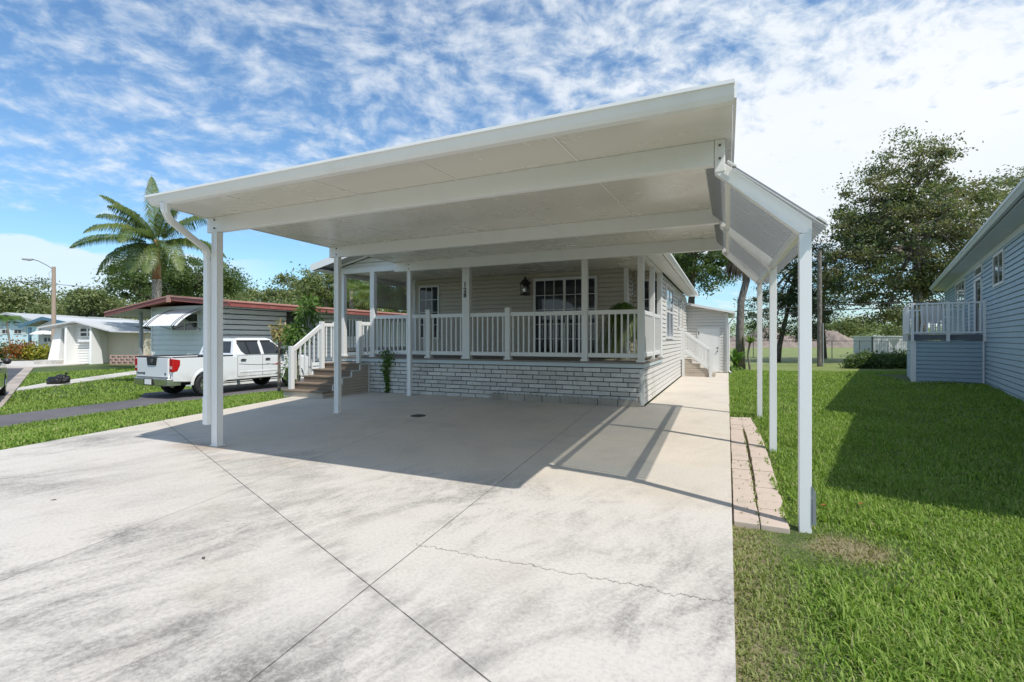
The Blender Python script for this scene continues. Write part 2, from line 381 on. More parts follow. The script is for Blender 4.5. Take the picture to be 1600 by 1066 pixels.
# ---------------------------------------------------------------- mesh helpers
ORG = {}
def link(o): COL.objects.link(o); return o
def thing(name, label, cat, loc=(0, 0, 0), rotz=0.0, group=None, local=False):
    o = bpy.data.objects.new(name, None); link(o); o.empty_display_size = 0.2
    o.location = loc; o.rotation_euler = (0, 0, rotz)
    o['label'] = label; o['category'] = cat
    if group: o['group'] = group
    ORG[o.name] = Vector((0, 0, 0)) if local else Vector(loc)
    return o
def tag(o, label, cat=None, group=None, kind=None):
    if label: o['label'] = label
    if cat: o['category'] = cat
    if group: o['group'] = group
    if kind: o['kind'] = kind
    return o

class Wall:     # vertical plane: origin, unit direction along, outward normal
    def __init__(s, p, q, flip=False):
        s.o = Vector((p[0], p[1], 0)); v = Vector((q[0] - p[0], q[1] - p[1], 0)); s.L = v.length; s.a = v.normalized()
        s.n = Vector((s.a.y, -s.a.x, 0)) * (-1 if flip else 1)
    def P(s, t, z, dd=0.0): return s.o + s.a * t + s.n * dd + Vector((0, 0, z))

SPLIT = {'corner_trim', 'panel_clip', 'soffit', 'bolt', 'purlin', 'awning_arm', 'wing_wall', 'deck_skirt_', 'step_trim_'}
class MB:
    def __init__(s): s.v = []; s.f = []; s.m = []; s.c = []
    def add(s, vs, fs, m=0):
        k = len(s.v); s.c.append((k, len(s.f))); s.v += [tuple(v) for v in vs]; s.f += [tuple(i + k for i in f) for f in fs]; s.m += [m] * len(fs)
    def hexa(s, c, m=0):    # 8 corners: 0-3 bottom loop, 4-7 top loop
        s.add(c, [(0, 3, 2, 1), (4, 5, 6, 7), (0, 1, 5, 4), (1, 2, 6, 5), (2, 3, 7, 6), (3, 0, 4, 7)], m)
    def box(s, x0, x1, y0, y1, z0, z1, m=0):
        s.hexa([(x0, y0, z0), (x1, y0, z0), (x1, y1, z0), (x0, y1, z0), (x0, y0, z1), (x1, y0, z1), (x1, y1, z1), (x0, y1, z1)], m)
    def wbox(s, W_, s0, s1, z0, z1, d0, d1, m=0):
        s.hexa([W_.P(s0, z0, d0), W_.P(s0, z0, d1), W_.P(s1, z0, d1), W_.P(s1, z0, d0),
                W_.P(s0, z1, d0), W_.P(s0, z1, d1), W_.P(s1, z1, d1), W_.P(s1, z1, d0)], m)
    def beam(s, p, q, w_, h_, m=0, up=(0, 0, 1)):
        p = Vector(p); q = Vector(q); d_ = (q - p).normalized(); u = Vector(up)
        if abs(d_.dot(u)) > 0.98: u = Vector((1, 0, 0))
        r_ = d_.cross(u).normalized() * w_ / 2; u2 = r_.cross(d_).normalized() * h_ / 2
        s.hexa([p - r_ - u2, p + r_ - u2, q + r_ - u2, q - r_ - u2, p - r_ + u2, p + r_ + u2, q + r_ + u2, q - r_ + u2], m)
    def tube(s, pts, rad, n=8, m=0, cap=True):
        pts = [Vector(p) for p in pts]
        if not hasattr(rad, '__len__'): rad = [rad] * len(pts)
        k = len(s.v); s.c.append((k, len(s.f))); ref = Vector((0.31, 0.52, 0.8)).normalized()
        for i, p in enumerate(pts):
            d_ = (pts[min(i + 1, len(pts) - 1)] - pts[max(i - 1, 0)]).normalized()
            a = d_.cross(ref).normalized(); b = d_.cross(a)
            for j in range(n):
                th = 2 * math.pi * j / n; s.v.append(tuple(p + (a * math.cos(th) + b * math.sin(th)) * rad[i]))
        for i in range(len(pts) - 1):
            for j in range(n):
                s.f.append((k + i * n + j, k + i * n + (j + 1) % n, k + (i + 1) * n + (j + 1) % n, k + (i + 1) * n + j)); s.m.append(m)
        if cap:
            s.f.append(tuple(k + j for j in range(n))[::-1]); s.m.append(m)
            e = k + (len(pts) - 1) * n; s.f.append(tuple(e + j for j in range(n))); s.m.append(m)
    def prism(s, A, B, m=0, caps=True):     # two matching loops
        n = len(A); s.add(list(A) + list(B), [(i, (i + 1) % n, n + (i + 1) % n, n + i) for i in range(n)], m)
        if caps:
            k = len(s.v) - 2 * n
            s.f.append(tuple(k + i for i in range(n))[::-1]); s.m.append(m)
            s.f.append(tuple(k + n + i for i in range(n))); s.m.append(m)
    def siding(s, W_, z0, z1, ext, pitch=0.115, depth=0.020, m=0, d0=0.0):
        if not callable(ext):
            e = ext; ext = lambda z: e
        z = z0
        while z < z1 - 1e-4:
            zt = min(z + pitch, z1); a0, a1 = ext(z); b0, b1 = ext(zt)
            if a1 - a0 > 0.01:
                g = z + (zt - z) * 0.81; k = 0.81; c0 = a0 + (b0 - a0) * k; c1 = a1 + (b1 - a1) * k
                s.add([W_.P(a0, z, d0 + depth), W_.P(a1, z, d0 + depth), W_.P(c1, g, d0 + depth * 0.55), W_.P(c0, g, d0 + depth * 0.55),
                       W_.P(c0, g, d0 - 0.020), W_.P(c1, g, d0 - 0.020), W_.P(b1, zt, d0 - 0.020), W_.P(b0, zt, d0 - 0.020),
                       W_.P(a0, z, d0 - 0.020), W_.P(a1, z, d0 - 0.020)], [(0, 1, 2, 3), (3, 2, 5, 4), (4, 5, 6, 7), (8, 9, 1, 0), (0, 3, 4, 8), (1, 9, 5, 2)], m)
            z += pitch
    def build(s, name, mats, parent=None, bevel=0.0, smooth=False, seg=2, fixn=True):
        if name in SPLIT and len(s.c) > 1:
            ends = s.c[1:] + [(len(s.v), len(s.f))]; o = None
            for (v0, f0), (v1, f1) in zip(s.c, ends):
                q = MB(); q.v = s.v[v0:v1]; q.f = [tuple(i - v0 for i in f) for f in s.f[f0:f1]]; q.m = s.m[f0:f1]; q.c = [(0, 0)]
                o = q.build(name, mats, parent, bevel, smooth, seg, fixn)
            return o
        me = bpy.data.meshes.new(name)
        og = ORG[parent.name] if parent is not None else Vector((0, 0, 0))
        me.from_pydata([(v[0] - og.x, v[1] - og.y, v[2] - og.z) for v in s.v], [], s.f)
        if isinstance(mats, str): mats = [mats]
        for q in mats: me.materials.append(MATS[q])
        me.polygons.foreach_set('material_index', s.m)
        if smooth: me.polygons.foreach_set('use_smooth', [True] * len(me.polygons))
        me.update()
        if fixn:
            import bmesh
            bm = bmesh.new(); bm.from_mesh(me); bmesh.ops.recalc_face_normals(bm, faces=bm.faces); bm.to_mesh(me); bm.free()
        o = bpy.data.objects.new(name, me); link(o)
        if parent is not None: o.parent = parent
        ORG[o.name] = og
        if bevel:
            b = o.modifiers.new('bevel', 'BEVEL'); b.width = bevel; b.segments = seg; b.limit_method = 'ANGLE'; b.angle_limit = R(35)
            if smooth is False and seg > 1:
                me.polygons.foreach_set('use_smooth', [True] * len(me.polygons))
                wn = o.modifiers.new('wn', 'WEIGHTED_NORMAL'); wn.keep_sharp = True
        return o
def clone(src, parent, name, off):      # copy sharing the mesh, shifted
    c = src.copy(); c.name = name; link(c); c.parent = parent; c.location = Vector(src.location) + Vector(off); ORG[c.name] = ORG[parent.name]
    return c

def text_mesh(txt, size, depth=0.004, offset=0.0):
    cu = bpy.data.curves.new('txt', 'FONT'); cu.body = txt; cu.size = size; cu.extrude = depth; cu.align_x = 'CENTER'; cu.offset = offset
    cu.resolution_u = 3
    ob = bpy.data.objects.new('txt', cu); link(ob)
    dg = bpy.context.evaluated_depsgraph_get(); me = bpy.data.meshes.new_from_object(ob.evaluated_get(dg))
    bpy.data.objects.remove(ob); return me
def text_obj(name, txt, size, pos, xdir, m, parent, offset=0.0):
    me = text_mesh(txt, size, 0.003, offset); me.materials.clear(); me.materials.append(MATS[m])
    x = Vector(xdir).normalized(); z = Vector((0, 0, 1)); y = x.cross(z)      # text x->x, y->z, z-> -y
    og = ORG[parent.name]
    for v in me.vertices:
        c = v.co.copy(); v.co = Vector(pos) - og + x * c.x + z * c.y + y * c.z
    o = bpy.data.objects.new(name, me); link(o); o.parent = parent; ORG[o.name] = og
    return o

def railing(parent, p, q, zb0, zt0, dz=0.0, spacing=0.125, name='railing', m='white_vinyl', bw=0.032, rail=(0.05, 0.09), inset=0.0, panel=False, bots=True, balname='baluster'):
    """rails from p to q; the far end is dz higher; each baluster is a sub-part"""
    p = Vector((p[0], p[1], 0)); q = Vector((q[0], q[1], 0)); L = (q - p).length; a = (q - p) / L
    mb = MB()
    mb.beam(p + Vector((0, 0, zt0 - rail[1] / 2)), q + Vector((0, 0, zt0 - rail[1] / 2 + dz)), rail[0], rail[1])
    if bots: mb.beam(p + Vector((0, 0, zb0 + rail[1] / 2)), q + Vector((0, 0, zb0 + rail[1] / 2 + dz)), rail[0], rail[1])
    o = mb.build(name, m, parent, bevel=0.008)
    n = max(1, int(round(L / spacing))); step = L / n
    first = None
    k0 = n // 2 if False else 0
    for i in range(n):
        t_ = (i + 0.5) * step; c = p + a * t_; zo = dz * t_ / L
        if first is None:
            mb = MB(); h_ = bw / 2; th = math.atan2(a.y, a.x)
            xa = a * h_; xb = Vector((-a.y, a.x, 0)) * h_
            zb = Vector((0, 0, zb0 + rail[1] * 0.8 + zo)); zt = Vector((0, 0, zt0 - rail[1] * 0.8 + zo))
            cs = [c - xa - xb, c + xa - xb, c + xa + xb, c - xa + xb]
            mb.hexa([v + zb for v in cs] + [v + zt for v in cs])
            first = mb.build(balname, m, o); c0 = c; z0 = zo
        else:
            clone(first, o, balname, (c.x - c0.x, c.y - c0.y, zo - z0))
    return o
def window(parent, W_, s0, s1, z0, z1, cols=2, rows=2, d=0.03, fw=0.05, m='white_vinyl', g='dark_glass', mull=0.018, name='window', mid=False):
    mb = MB()
    mb.wbox(W_, s0, s1, z0, z0 + fw, 0.001, d); mb.wbox(W_, s0, s1, z1 - fw, z1, 0.001, d)
    mb.wbox(W_, s0, s0 + fw, z0 + fw, z1 - fw, 0.001, d); mb.wbox(W_, s1 - fw, s1, z0 + fw, z1 - fw, 0.001, d)
    for i in range(1, cols):
        c = s0 + fw + (s1 - s0 - 2 * fw) * i / cols; mb.wbox(W_, c - mull / 2, c + mull / 2, z0 + fw, z1 - fw, 0.001, d - 0.008)
    for i in range(1, rows):
        c = z0 + fw + (z1 - z0 - 2 * fw) * i / rows
        h_ = mull / 2 if not (mid and i == rows // 2) else 0.03
        mb.wbox(W_, s0 + fw, s1 - fw, c - h_, c + h_, 0.002, d - (0.006 if h_ > 0.02 else 0.010))
    o = mb.build(name, m, parent)
    pb = MB(); pb.wbox(W_, s0 + fw * 0.5, s1 - fw * 0.5, z0 + fw * 0.5, z1 - fw * 0.5, 0.0205, 0.0235); pb.build('pane', g, o)
    return o

# ---------------------------------------------------------------- terrain
def slab_edge(y): return -8.06 - 0.226 * (y - 2.84)
def tz(x, y):
    x = np.asarray(x, float); y = np.asarray(y, float)
    e = slab_edge(np.clip(y, -6, 10))
    t_ = np.clip((e - x) / 4.2, 0, 1); t_ = t_ * t_ * (3 - 2 * t_)
    z = -0.045 - 0.385 * t_
    z = z - 0.09 * np.clip((-16 - x) / 2.5, 0, 1)
    z = z + np.clip((x - 2.5) * 0.022, 0, 0.09)
    z = z - 0.22 * np.clip((y - 20) / 8, 0, 1) * np.clip((x + 2) / 3, 0, 1)
    return z
def ground():
    xs = np.concatenate([[-900, -400, -200, -120, -80, -60, -50, -42, -36, -32, -28, -25, -22], np.arange(-20, 10.1, 0.35), [12, 15, 20, 30, 45, 70, 120, 250, 500, 900]])
    ys = np.concatenate([[-400, -120, -40, -20, -12], np.arange(-8, 30, 0.6), [32, 36, 42, 50, 65, 90, 130, 200, 350, 600, 1200]])
    XX, YY = np.meshgrid(xs, ys); ZZ = tz(XX, YY)
    nx = len(xs); ny = len(ys)
    mb = MB(); mb.v = list(zip(XX.ravel(), YY.ravel(), ZZ.ravel()))
    mb.f = [(j * nx + i, j * nx + i + 1, (j + 1) * nx + i + 1, (j + 1) * nx + i) for j in range(ny - 1) for i in range(nx - 1)]
    mb.m = [0] * len(mb.f)
    tag(mb.build('ground', 'grass_ground', smooth=True), 'grassy ground and lawn soil running to the horizon', kind='structure')
ground()
def slab(name, poly, z0, z1, m, label, follow=False):
    mb = MB()
    zz = (lambda x, y, z: float(tz(x, y)) + z) if follow else (lambda x, y, z: z)
    mb.prism([(x, y, zz(x, y, z0)) for x, y in poly], [(x, y, zz(x, y, z1)) for x, y in poly])
    return tag(mb.build(name, m), label, kind='structure')
SLAB = [(0.03, -7), (0.03, 20.75), (-1.5, 20.75), (-1.5, 9.85), (-9.6, 9.85), (slab_edge(-7), -7)]
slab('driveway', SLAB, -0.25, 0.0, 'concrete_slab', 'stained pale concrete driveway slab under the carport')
DRIVE = [(-12.6, 1.6), (-13.1, 4.4), (-13.95, 8.0), (-14.0, 20), (-17.1, 20), (-17.1, 9.4), (-15.6, 8.4), (-15.15, 5.3), (-16.4, 2.6)]
slab('asphalt_path', DRIVE, -0.55, -0.405, 'asphalt_drive', 'worn grey asphalt drive beside the red roofed house')
def sline(t_): return (-17.3 + (-24.3) * t_, 6.12 + 10.2 * t_)          # street edge
sd = Vector((-24.3, 10.2, 0)).normalized(); sn = Vector((-sd.y, sd.x, 0)) * -1     # towards the lawns
def sp(al, off): v = Vector((-17.3, 6.12, 0)) + sd * al + sn * off; return (v.x, v.y)
STREET = [sp(-40, -0.4), sp(24, -0.4), sp(25.5, -3.5), sp(25, -9), sp(-40, -9)]
slab('road', STREET, -0.6, -0.488, 'asphalt', 'dark asphalt road bending past the houses')
KERB = [sp(-4, -0.4), sp(24, -0.4), sp(25.5, -3.5), sp(26.6, -3.2), sp(25.0, 0.0), sp(-4, 0.0)]
slab('kerb', KERB, -0.6, -0.462, 'concrete_kerb', 'tan concrete gutter kerb along the road')
WALK = [(-23.6, 8.8), (-29.5, 14.9), (-30.0, 16.0), (-24.9, 10.4), (-24.0, 9.6)]
WALK = [sp(6.3, 0.0), (-27.0, 13.0), (-30.5, 17.2), (-31.2, 16.6), (-27.6, 12.6), sp(7.9, 0.0)]
WALK = [sp(5.9, 0.02), (-24.2, 10.5), (-33, 21.5), (-34.2, 20.6), (-25.4, 10.2), sp(7.3, 0.02)]
slab('pavement', WALK, -0.6, -0.474, 'concrete_pale', 'pale concrete path crossing the lawn near the bin bag')
APRON = [sp(25.4, -9), sp(26.6, -3.2), sp(25.0, 0.0), sp(28, 2.5), sp(36, 4.5), sp(40, -9)]
slab('forecourt', APRON, -0.6, -0.470, 'concrete_pale', 'white concrete forecourt at the end of the road')

def inside(poly, x, y):
    r_ = np.zeros(len(x), bool); n = len(poly); j = n - 1
    for i in range(n):
        xi, yi = poly[i]; xj, yj = poly[j]
        if yi != yj:
            c = ((yi > y) != (yj > y)) & (x < (xj - xi) * (y - yi) / (yj - yi) + xi); r_ ^= c
        j = i
    return r_
def raw_mesh(name, V, F, m, parent=None, loops=None):
    """V (n,3), F (k,c) fixed-size faces, fast"""
    me = bpy.data.meshes.new(name); c = F.shape[1]
    me.vertices.add(len(V)); me.loops.add(F.size); me.polygons.add(len(F))
    og = np.array(ORG[parent.name]) if parent is not None else np.zeros(3)
    me.vertices.foreach_set('co', (V - og).astype(np.float32).ravel())
    me.loops.foreach_set('vertex_index', F.astype(np.int32).ravel())
    me.polygons.foreach_set('loop_start', (np.arange(len(F)) * c).astype(np.int32))
    me.polygons.foreach_set('loop_total', np.full(len(F), c, np.int32))
    me.materials.append(MATS[m]); me.update(calc_edges=True)
    o = bpy.data.objects.new(name, me); link(o)
    if parent is not None: o.parent = parent
    ORG[o.name] = Vector(og)
    return o
def leaves(name, C, size, m, parent=None, seed=1, aspect=0.45, flat=0.35, dirs=None, var=0.35, bend=0.0):
    """rhombic leaves at points C (n,3)"""
    r = np.random.RandomState(seed); n = len(C)
    u = r.normal(size=(n, 3)) if dirs is None else dirs + r.normal(size=(n, 3)) * 0.35
    u /= np.linalg.norm(u, axis=1)[:, None] + 1e-9
    k = r.normal(size=(n, 3)); k[:, 2] += flat * 3
    w_ = np.cross(u, k); w_ /= np.linalg.norm(w_, axis=1)[:, None] + 1e-9
    s_ = (size * (1 + var * r.uniform(-1, 1, n)))[:, None] if np.isscalar(size) else (size * (1 + var * r.uniform(-1, 1, n)))[:, None]
    a = C - u * s_ * 0.5; b = C + w_ * s_ * aspect * 0.5; c = C + u * s_ * 0.5; d_ = C - w_ * s_ * aspect * 0.5
    V = np.stack([a, b, c, d_], 1).reshape(-1, 3)
    F = np.arange(4 * n).reshape(n, 4)
    return raw_mesh(name, V, F, m, parent)

# ---------------------------------------------------------------- grass
def grass():
    r = np.random.RandomState(3)
    P_ = []
    def scatter(x0, x1, y0, y1, dens, keep):
        n = int((x1 - x0) * (y1 - y0) * dens); x = r.uniform(x0, x1, n); y = r.uniform(y0, y1, n)
        k = keep(x, y); return x[k], y[k]
    def ok_right(x, y):
        k = x > 0.030 + 0.012 * np.sin(y * 9) * np.sin(y * 31)
        k &= ~((x < 0.40 + 0.03 * np.sin(y * 7)) & (y > 3.95) & (y < 9.25) & (r.uniform(size=len(x)) > np.where((np.sin(x * 60 + y * 5) * np.sin(y * 23) > 0.86) | (np.abs(x - 0.212) < 0.012), 0.25, 0.0)))
        # thin, dry edge strip and bald patch at the post
        edge = (x < 0.42) & (y < 3.95); k &= ~(edge & (r.uniform(size=len(x)) > 0.75))
        rr = np.hypot(x - 0.78, y - 3.8); k &= ~((rr < 0.36) & (r.uniform(size=len(x)) > 0.5 + rr * 0.8))
        bx = 6.72 + (y - 18.1) * 0.24; k &= x < bx + 0.0
        k &= ~((x > 5.1) & (y > 18.3) & (x < 9) & (y < 23.5)); k &= ~((x < 0.15) & (y > 20.5))
        return k
    segs = [(0.0, 3.2, 0.8, 3.0, 10000, 0.85), (0.0, 5.5, 3.0, 6.0, 6500, 0.95), (3.2, 5.5, 0.8, 3.0, 3000, 1.0), (0.0, 7.5, 6.0, 10.0, 2900, 1.15), (0.0, 8.0, 10.0, 16.0, 1100, 1.5), (0.0, 9.0, 16.0, 26.0, 480, 2.1)]
    for x0, x1, y0, y1, dn, sc in segs:
        x, y = scatter(x0, x1, y0, y1, dn, ok_right); P_.append((x, y, np.full(len(x), sc)))
    def ok_left(x, y):
        k = x < slab_edge(y) - 0.02
        for pl in (DRIVE, STREET, KERB, WALK, APRON): k &= ~inside(pl, x, y)
        d2 = (x + 17.3) * sn.x + (y - 6.12) * sn.y; k &= d2 > 0
        k &= ~((x < -17.1) & (x > -21.5) & (y > 11.9)); k &= ~((x > -9.7) & (y > 8.2))
        return k
    for x0, x1, y0, y1, dn, sc in [(-13.9, -7.4, 1.2, 12.0, 1100, 1.6), (-19, -13.9, 2, 12, 700, 1.9), (-34, -19, 5, 24, 170, 3.0), (-14, -9.4, 12, 20, 150, 2.2)]:
        x, y = scatter(x0, x1, y0, y1, dn, ok_left); P_.append((x, y, np.full(len(x), sc)))
    x = np.concatenate([p[0] for p in P_]); y = np.concatenate([p[1] for p in P_]); sc = np.concatenate([p[2] for p in P_])
    n = len(x); z = tz(x, y) - 0.004
    z = np.where((x < 0.41) & (x > 0.04) & (y > 3.95) & (y < 9.25), -0.012, z)
    # clumpy height
    hgt = 0.055 * (1 + 0.35 * np.sin(x * 3.1 + np.sin(y * 2.3)) * np.sin(y * 2.7 + x)) * r.uniform(0.45, 1.45, n) * (0.8 + 0.2 * sc)
    hgt[(x > 0) & (x < 0.5) & (y < 9.4)] *= 0.5
    hgt[(np.hypot(x - 0.78, y - 3.8) < 0.5)] *= 0.5
    wd = 0.0042 * sc * r.uniform(0.7, 1.4, n)
    th = r.uniform(0, 2 * math.pi, n); ln = r.uniform(0.15, 1.15, n) * hgt
    dx = np.cos(th); dy = np.sin(th); B = np.stack([x, y, z], 1)
    side = np.stack([-dy, dx, np.zeros(n)], 1) * wd[:, None]; fw = np.stack([dx, dy, np.zeros(n)], 1)
    up_ = np.array([0, 0, 1.0])
    mid = B + fw * (ln * 0.35)[:, None] + up_ * (hgt * 0.62)[:, None]
    tip = B + fw * (ln * 1.0)[:, None] + up_ * (hgt * (1.0 - 0.25 * ln / hgt))[:, None]
    V = np.stack([B - side, B + side, mid + side * 0.85, mid - side * 0.85, tip], 1).reshape(-1, 3)
    i = np.arange(n) * 5
    F = np.concatenate([np.stack([i, i + 1, i + 2], 1), np.stack([i, i + 2, i + 3], 1), np.stack([i + 3, i + 2, i + 4], 1)])
    tag(raw_mesh('lawn_grass', V, F, 'grass_blade'), 'green lawn grass blades around the driveway, drier along the concrete', 'grass', kind='stuff')
grass()

# ================================================================ CARPORT
def zu(y): return 2.83 + 0.0545 * (y - 3.25)          # underside of the roof
def xl(y): return -5.72 - 0.366 * (y - 3.25) if y < 4.07 else -6.02 - 0.235 * (y - 4.07)
ROWS = [4.07, 6.77, 9.5]; LPX = [-5.87, -6.48, -6.88]; AT = [2.14, 2.235, 2.33]
cp = thing('carport', 'large white aluminium carport with flat roof over the concrete driveway', 'carport', (-3, 6.5, 0))
def carport():
    ys = [3.25, 4.07, 6.77, 9.74]
    mb = MB()
    A = [(0.03, y, zu(y)) for y in ys] + [(xl(y), y, zu(y)) for y in ys[::-1]]
    mb.prism(A, [(x, y, z + 0.075) for x, y, z in A])
    roof = mb.build('roof_panel', 'soffit_white', cp)
    # seams between the panels, seen from below, and the white edge trim
    mb = MB()
    for i in range(1, 6):
        x = 0.03 - 1.2 * i
        ye = 9.74 if x > -6 else 9.74
        y0 = 3.25 if x > -5.72 else 4.5
        mb.beam((x, y0, zu(y0) - 0.002), (x, ye, zu(ye) - 0.002), 0.014, 0.006)
    mb.build('panel_seam', 'white_paint', roof)
    mb = MB()
    mb.prism([(0.034, 3.25, zu(3.25) - 0.012), (0.050, 3.25, zu(3.25) - 0.012), (0.050, 3.25, zu(3.25) + 0.088), (0.034, 3.25, zu(3.25) + 0.088)],
             [(0.034, 9.76, zu(9.76) - 0.012), (0.050, 9.76, zu(9.76) - 0.012), (0.050, 9.76, zu(9.76) + 0.088), (0.034, 9.76, zu(9.76) + 0.088)])
    mb.beam((xl(4.07) - 0.01, 4.07, zu(4.07) + 0.038), (xl(9.74) - 0.01, 9.76, zu(9.76) + 0.038), 0.015, 0.1)
    mb.beam((xl(3.25) - 0.01, 3.25, zu(3.25) + 0.038), (xl(4.07) - 0.01, 4.07, zu(4.07) + 0.038), 0.015, 0.1)
    mb.beam((xl(3.25), 3.24, zu(3.25) + 0.080), (0.04, 3.24, zu(3.25) + 0.080), 0.05, 0.016)
    mb.build('edge_trim', 'white_paint', roof)
    # gutter
    mb = MB()
    pr = [(3.247, 2.775), (3.185, 2.775), (3.160, 2.800), (3.135, 2.845), (3.120, 2.850), (3.120, 2.872), (3.132, 2.872), (3.247, 2.868)]
    mb.prism([(-5.66, y, z) for y, z in pr], [(0.035, y, z) for y, z in pr])
    g = mb.build('gutter', 'white_paint', cp)
    for j, (y, xx) in enumerate(zip(ROWS, LPX)):
        mb = MB(); zb = zu(y) - [0.19, 0.195, 0.225][j]
        mb.box(xl(y) + 0.0, -0.095, y - 0.04, y + 0.04, zb, zu(y) - 0.002)
        b = mb.build('beam', 'white_paint', cp, bevel=0.006)
        # left post: two flanges like the folded aluminium post
        mb = MB(); zt = zb - 0.001
        mb.box(xx - 0.042, xx + 0.042, y - 0.042, y + 0.042, -0.02, zt)
        mb.box(xx - 0.052, xx - 0.030, y - 0.050, y - 0.040, 0.0, zt); mb.box(xx + 0.022, xx + 0.052, y - 0.050, y - 0.040, 0.0, zt)
        p = mb.build('post', 'white_paint', cp, bevel=0.003)
        mb = MB(); mb.box(xx - 0.065, xx + 0.065, y - 0.06, y + 0.055, 0.001, 0.012); mb.build('base_plate', 'white_paint', p)
        mb = MB()
        for zz in (zb + 0.045, zb + 0.15): mb.tube([(xx, y - 0.055, zz), (xx, y - 0.040, zz)], 0.011, 8)
        for zz in (zb + 0.04, zb + 0.14): mb.tube([(-0.055, y - 0.055, zz), (-0.055, y - 0.038, zz)], 0.009, 8)
        mb.build('bolt', 'bolt_metal', b)
        # right side: hanger plate, sloping rafter and post
        mb = MB(); zh = zb - 0.06
        mb.box(-0.092, -0.018, y - 0.045, y + 0.035, zh, zu(y) - 0.003); mb.build('hanger_plate', 'white_paint', cp, bevel=0.004)
        mb = MB()
        mb.prism([(-0.092, y - 0.040, zh - 0.002), (-0.092, y - 0.040, zh + 0.02), (-0.016, y - 0.040, zh + 0.055), (0.55, y - 0.040, AT[j] + 0.045), (0.55, y - 0.04, AT[j] - 0.04), (0.47, y - 0.04, AT[j] - 0.03)],
                 [(-0.092, y + 0.038, zh - 0.002), (-0.092, y + 0.038, zh + 0.02), (-0.016, y + 0.038, zh + 0.055), (0.55, y + 0.038, AT[j] + 0.045), (0.55, y + 0.038, AT[j] - 0.04), (0.47, y + 0.038, AT[j] - 0.03)])
        mb.build('rafter', 'white_paint', cp, bevel=0.003)
        mb = MB(); mb.box(0.471, 0.549, y - 0.039, y + 0.037, -0.08, AT[j] - 0.035)
        p = mb.build('post', 'white_paint', cp, bevel=0.004)
        if j == 0:
            mb = MB()
            mb.add([(0.552, y - 0.045, 0.02), (0.575, y - 0.050, 0.02), (0.573, y - 0.050, 0.25), (0.552, y - 0.045, 0.30),
                    (0.552, y - 0.030, 0.02), (0.575, y - 0.030, 0.02), (0.573, y - 0.030, 0.25), (0.552, y - 0.030, 0.30)],
                   [(0, 1, 2, 3), (4, 7, 6, 5), (0, 4, 5, 1), (1, 5, 6, 2), (2, 6, 7, 3), (3, 7, 4, 0)])
            mb.box(0.5495, 0.565, y - 0.03, y + 0.03, 0.02, 0.20)
            mb.build('post_bracket', 'grey_box', p)
    def zr(x, y):   # top plane of the rafters
        f = (y - 4.07) / 5.43
        za = 2.655 + f * 0.27; zb = 2.185 + f * 0.19
        return za + (zb - za) * (x + 0.016) / 0.566
    mb = MB()
    mb.beam((-0.0, 4.11, 2.63), (-0.0, 9.46, 2.90), 0.045, 0.06); mb.beam((0.50, 4.11, 2.155), (0.50, 9.46, 2.34), 0.05, 0.075)
    mb.build('purlin', 'white_paint', cp, bevel=0.003)
    # ribbed sheet
    n = 63 * 8; y0, y1 = 3.9825, 9.6525; V = []; Fc = []
    for i in range(n + 1):
        y = y0 + (y1 - y0) * i / n; a = math.sin(2 * math.pi * i / 8) * 0.020
        for x in (-0.17, 0.03, 0.22, 0.42, 0.635): V.append((x + a * 0.62, y, zr(x, y) + 0.022 + a * 0.78))
    for i in range(n):
        yy = y0 + (y1 - y0) * i / n
        for j in range(4):
            if j == 0 and any(abs(yy - q) < 0.075 for q in ROWS) or (j == 0 and yy < 4.1): continue
            k = i * 5 + j; Fc.append((k, k + 1, k + 6, k + 5))
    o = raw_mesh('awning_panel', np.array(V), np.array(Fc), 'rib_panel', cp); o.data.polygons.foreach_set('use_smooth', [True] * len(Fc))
    mb = MB()
    for y in (3.985,):
        mb.beam((-0.0, y, zr(0, y) + 0.042), (0.055, y, zr(0.055, y) + 0.042), 0.05, 0.012); mb.beam((0.575, y, zr(0.575, y) + 0.042), (0.63, y, zr(0.63, y) + 0.042), 0.05, 0.012)
    mb.build('panel_clip', 'white_paint', o)
    # downspout
    mb = MB(); c = [(-5.44, 3.19, 2.79), (-5.45, 3.20, 2.70), (-5.50, 3.27, 2.63), (-5.90, 3.93, 2.46), (-5.97, 4.00, 2.40), (-5.975, 4.01, 2.30)]
    for a, b in zip(c[:-1], c[1:]): mb.beam(a, b, 0.072, 0.06, up=(0.5, 0.3, 1))
    mb.tube(c, 0.040, 8)
    mb.box(-6.012, -5.935, 3.975, 4.045, 0.27, 2.33); mb.box(-6.018, -5.929, 3.969, 4.051, 0.27, 0.62)
    mb.box(-6.014, -5.93, 3.97, 4.05, 1.2, 1.23)
    mb.build('downspout', 'white_paint', cp, bevel=0.006)
carport()

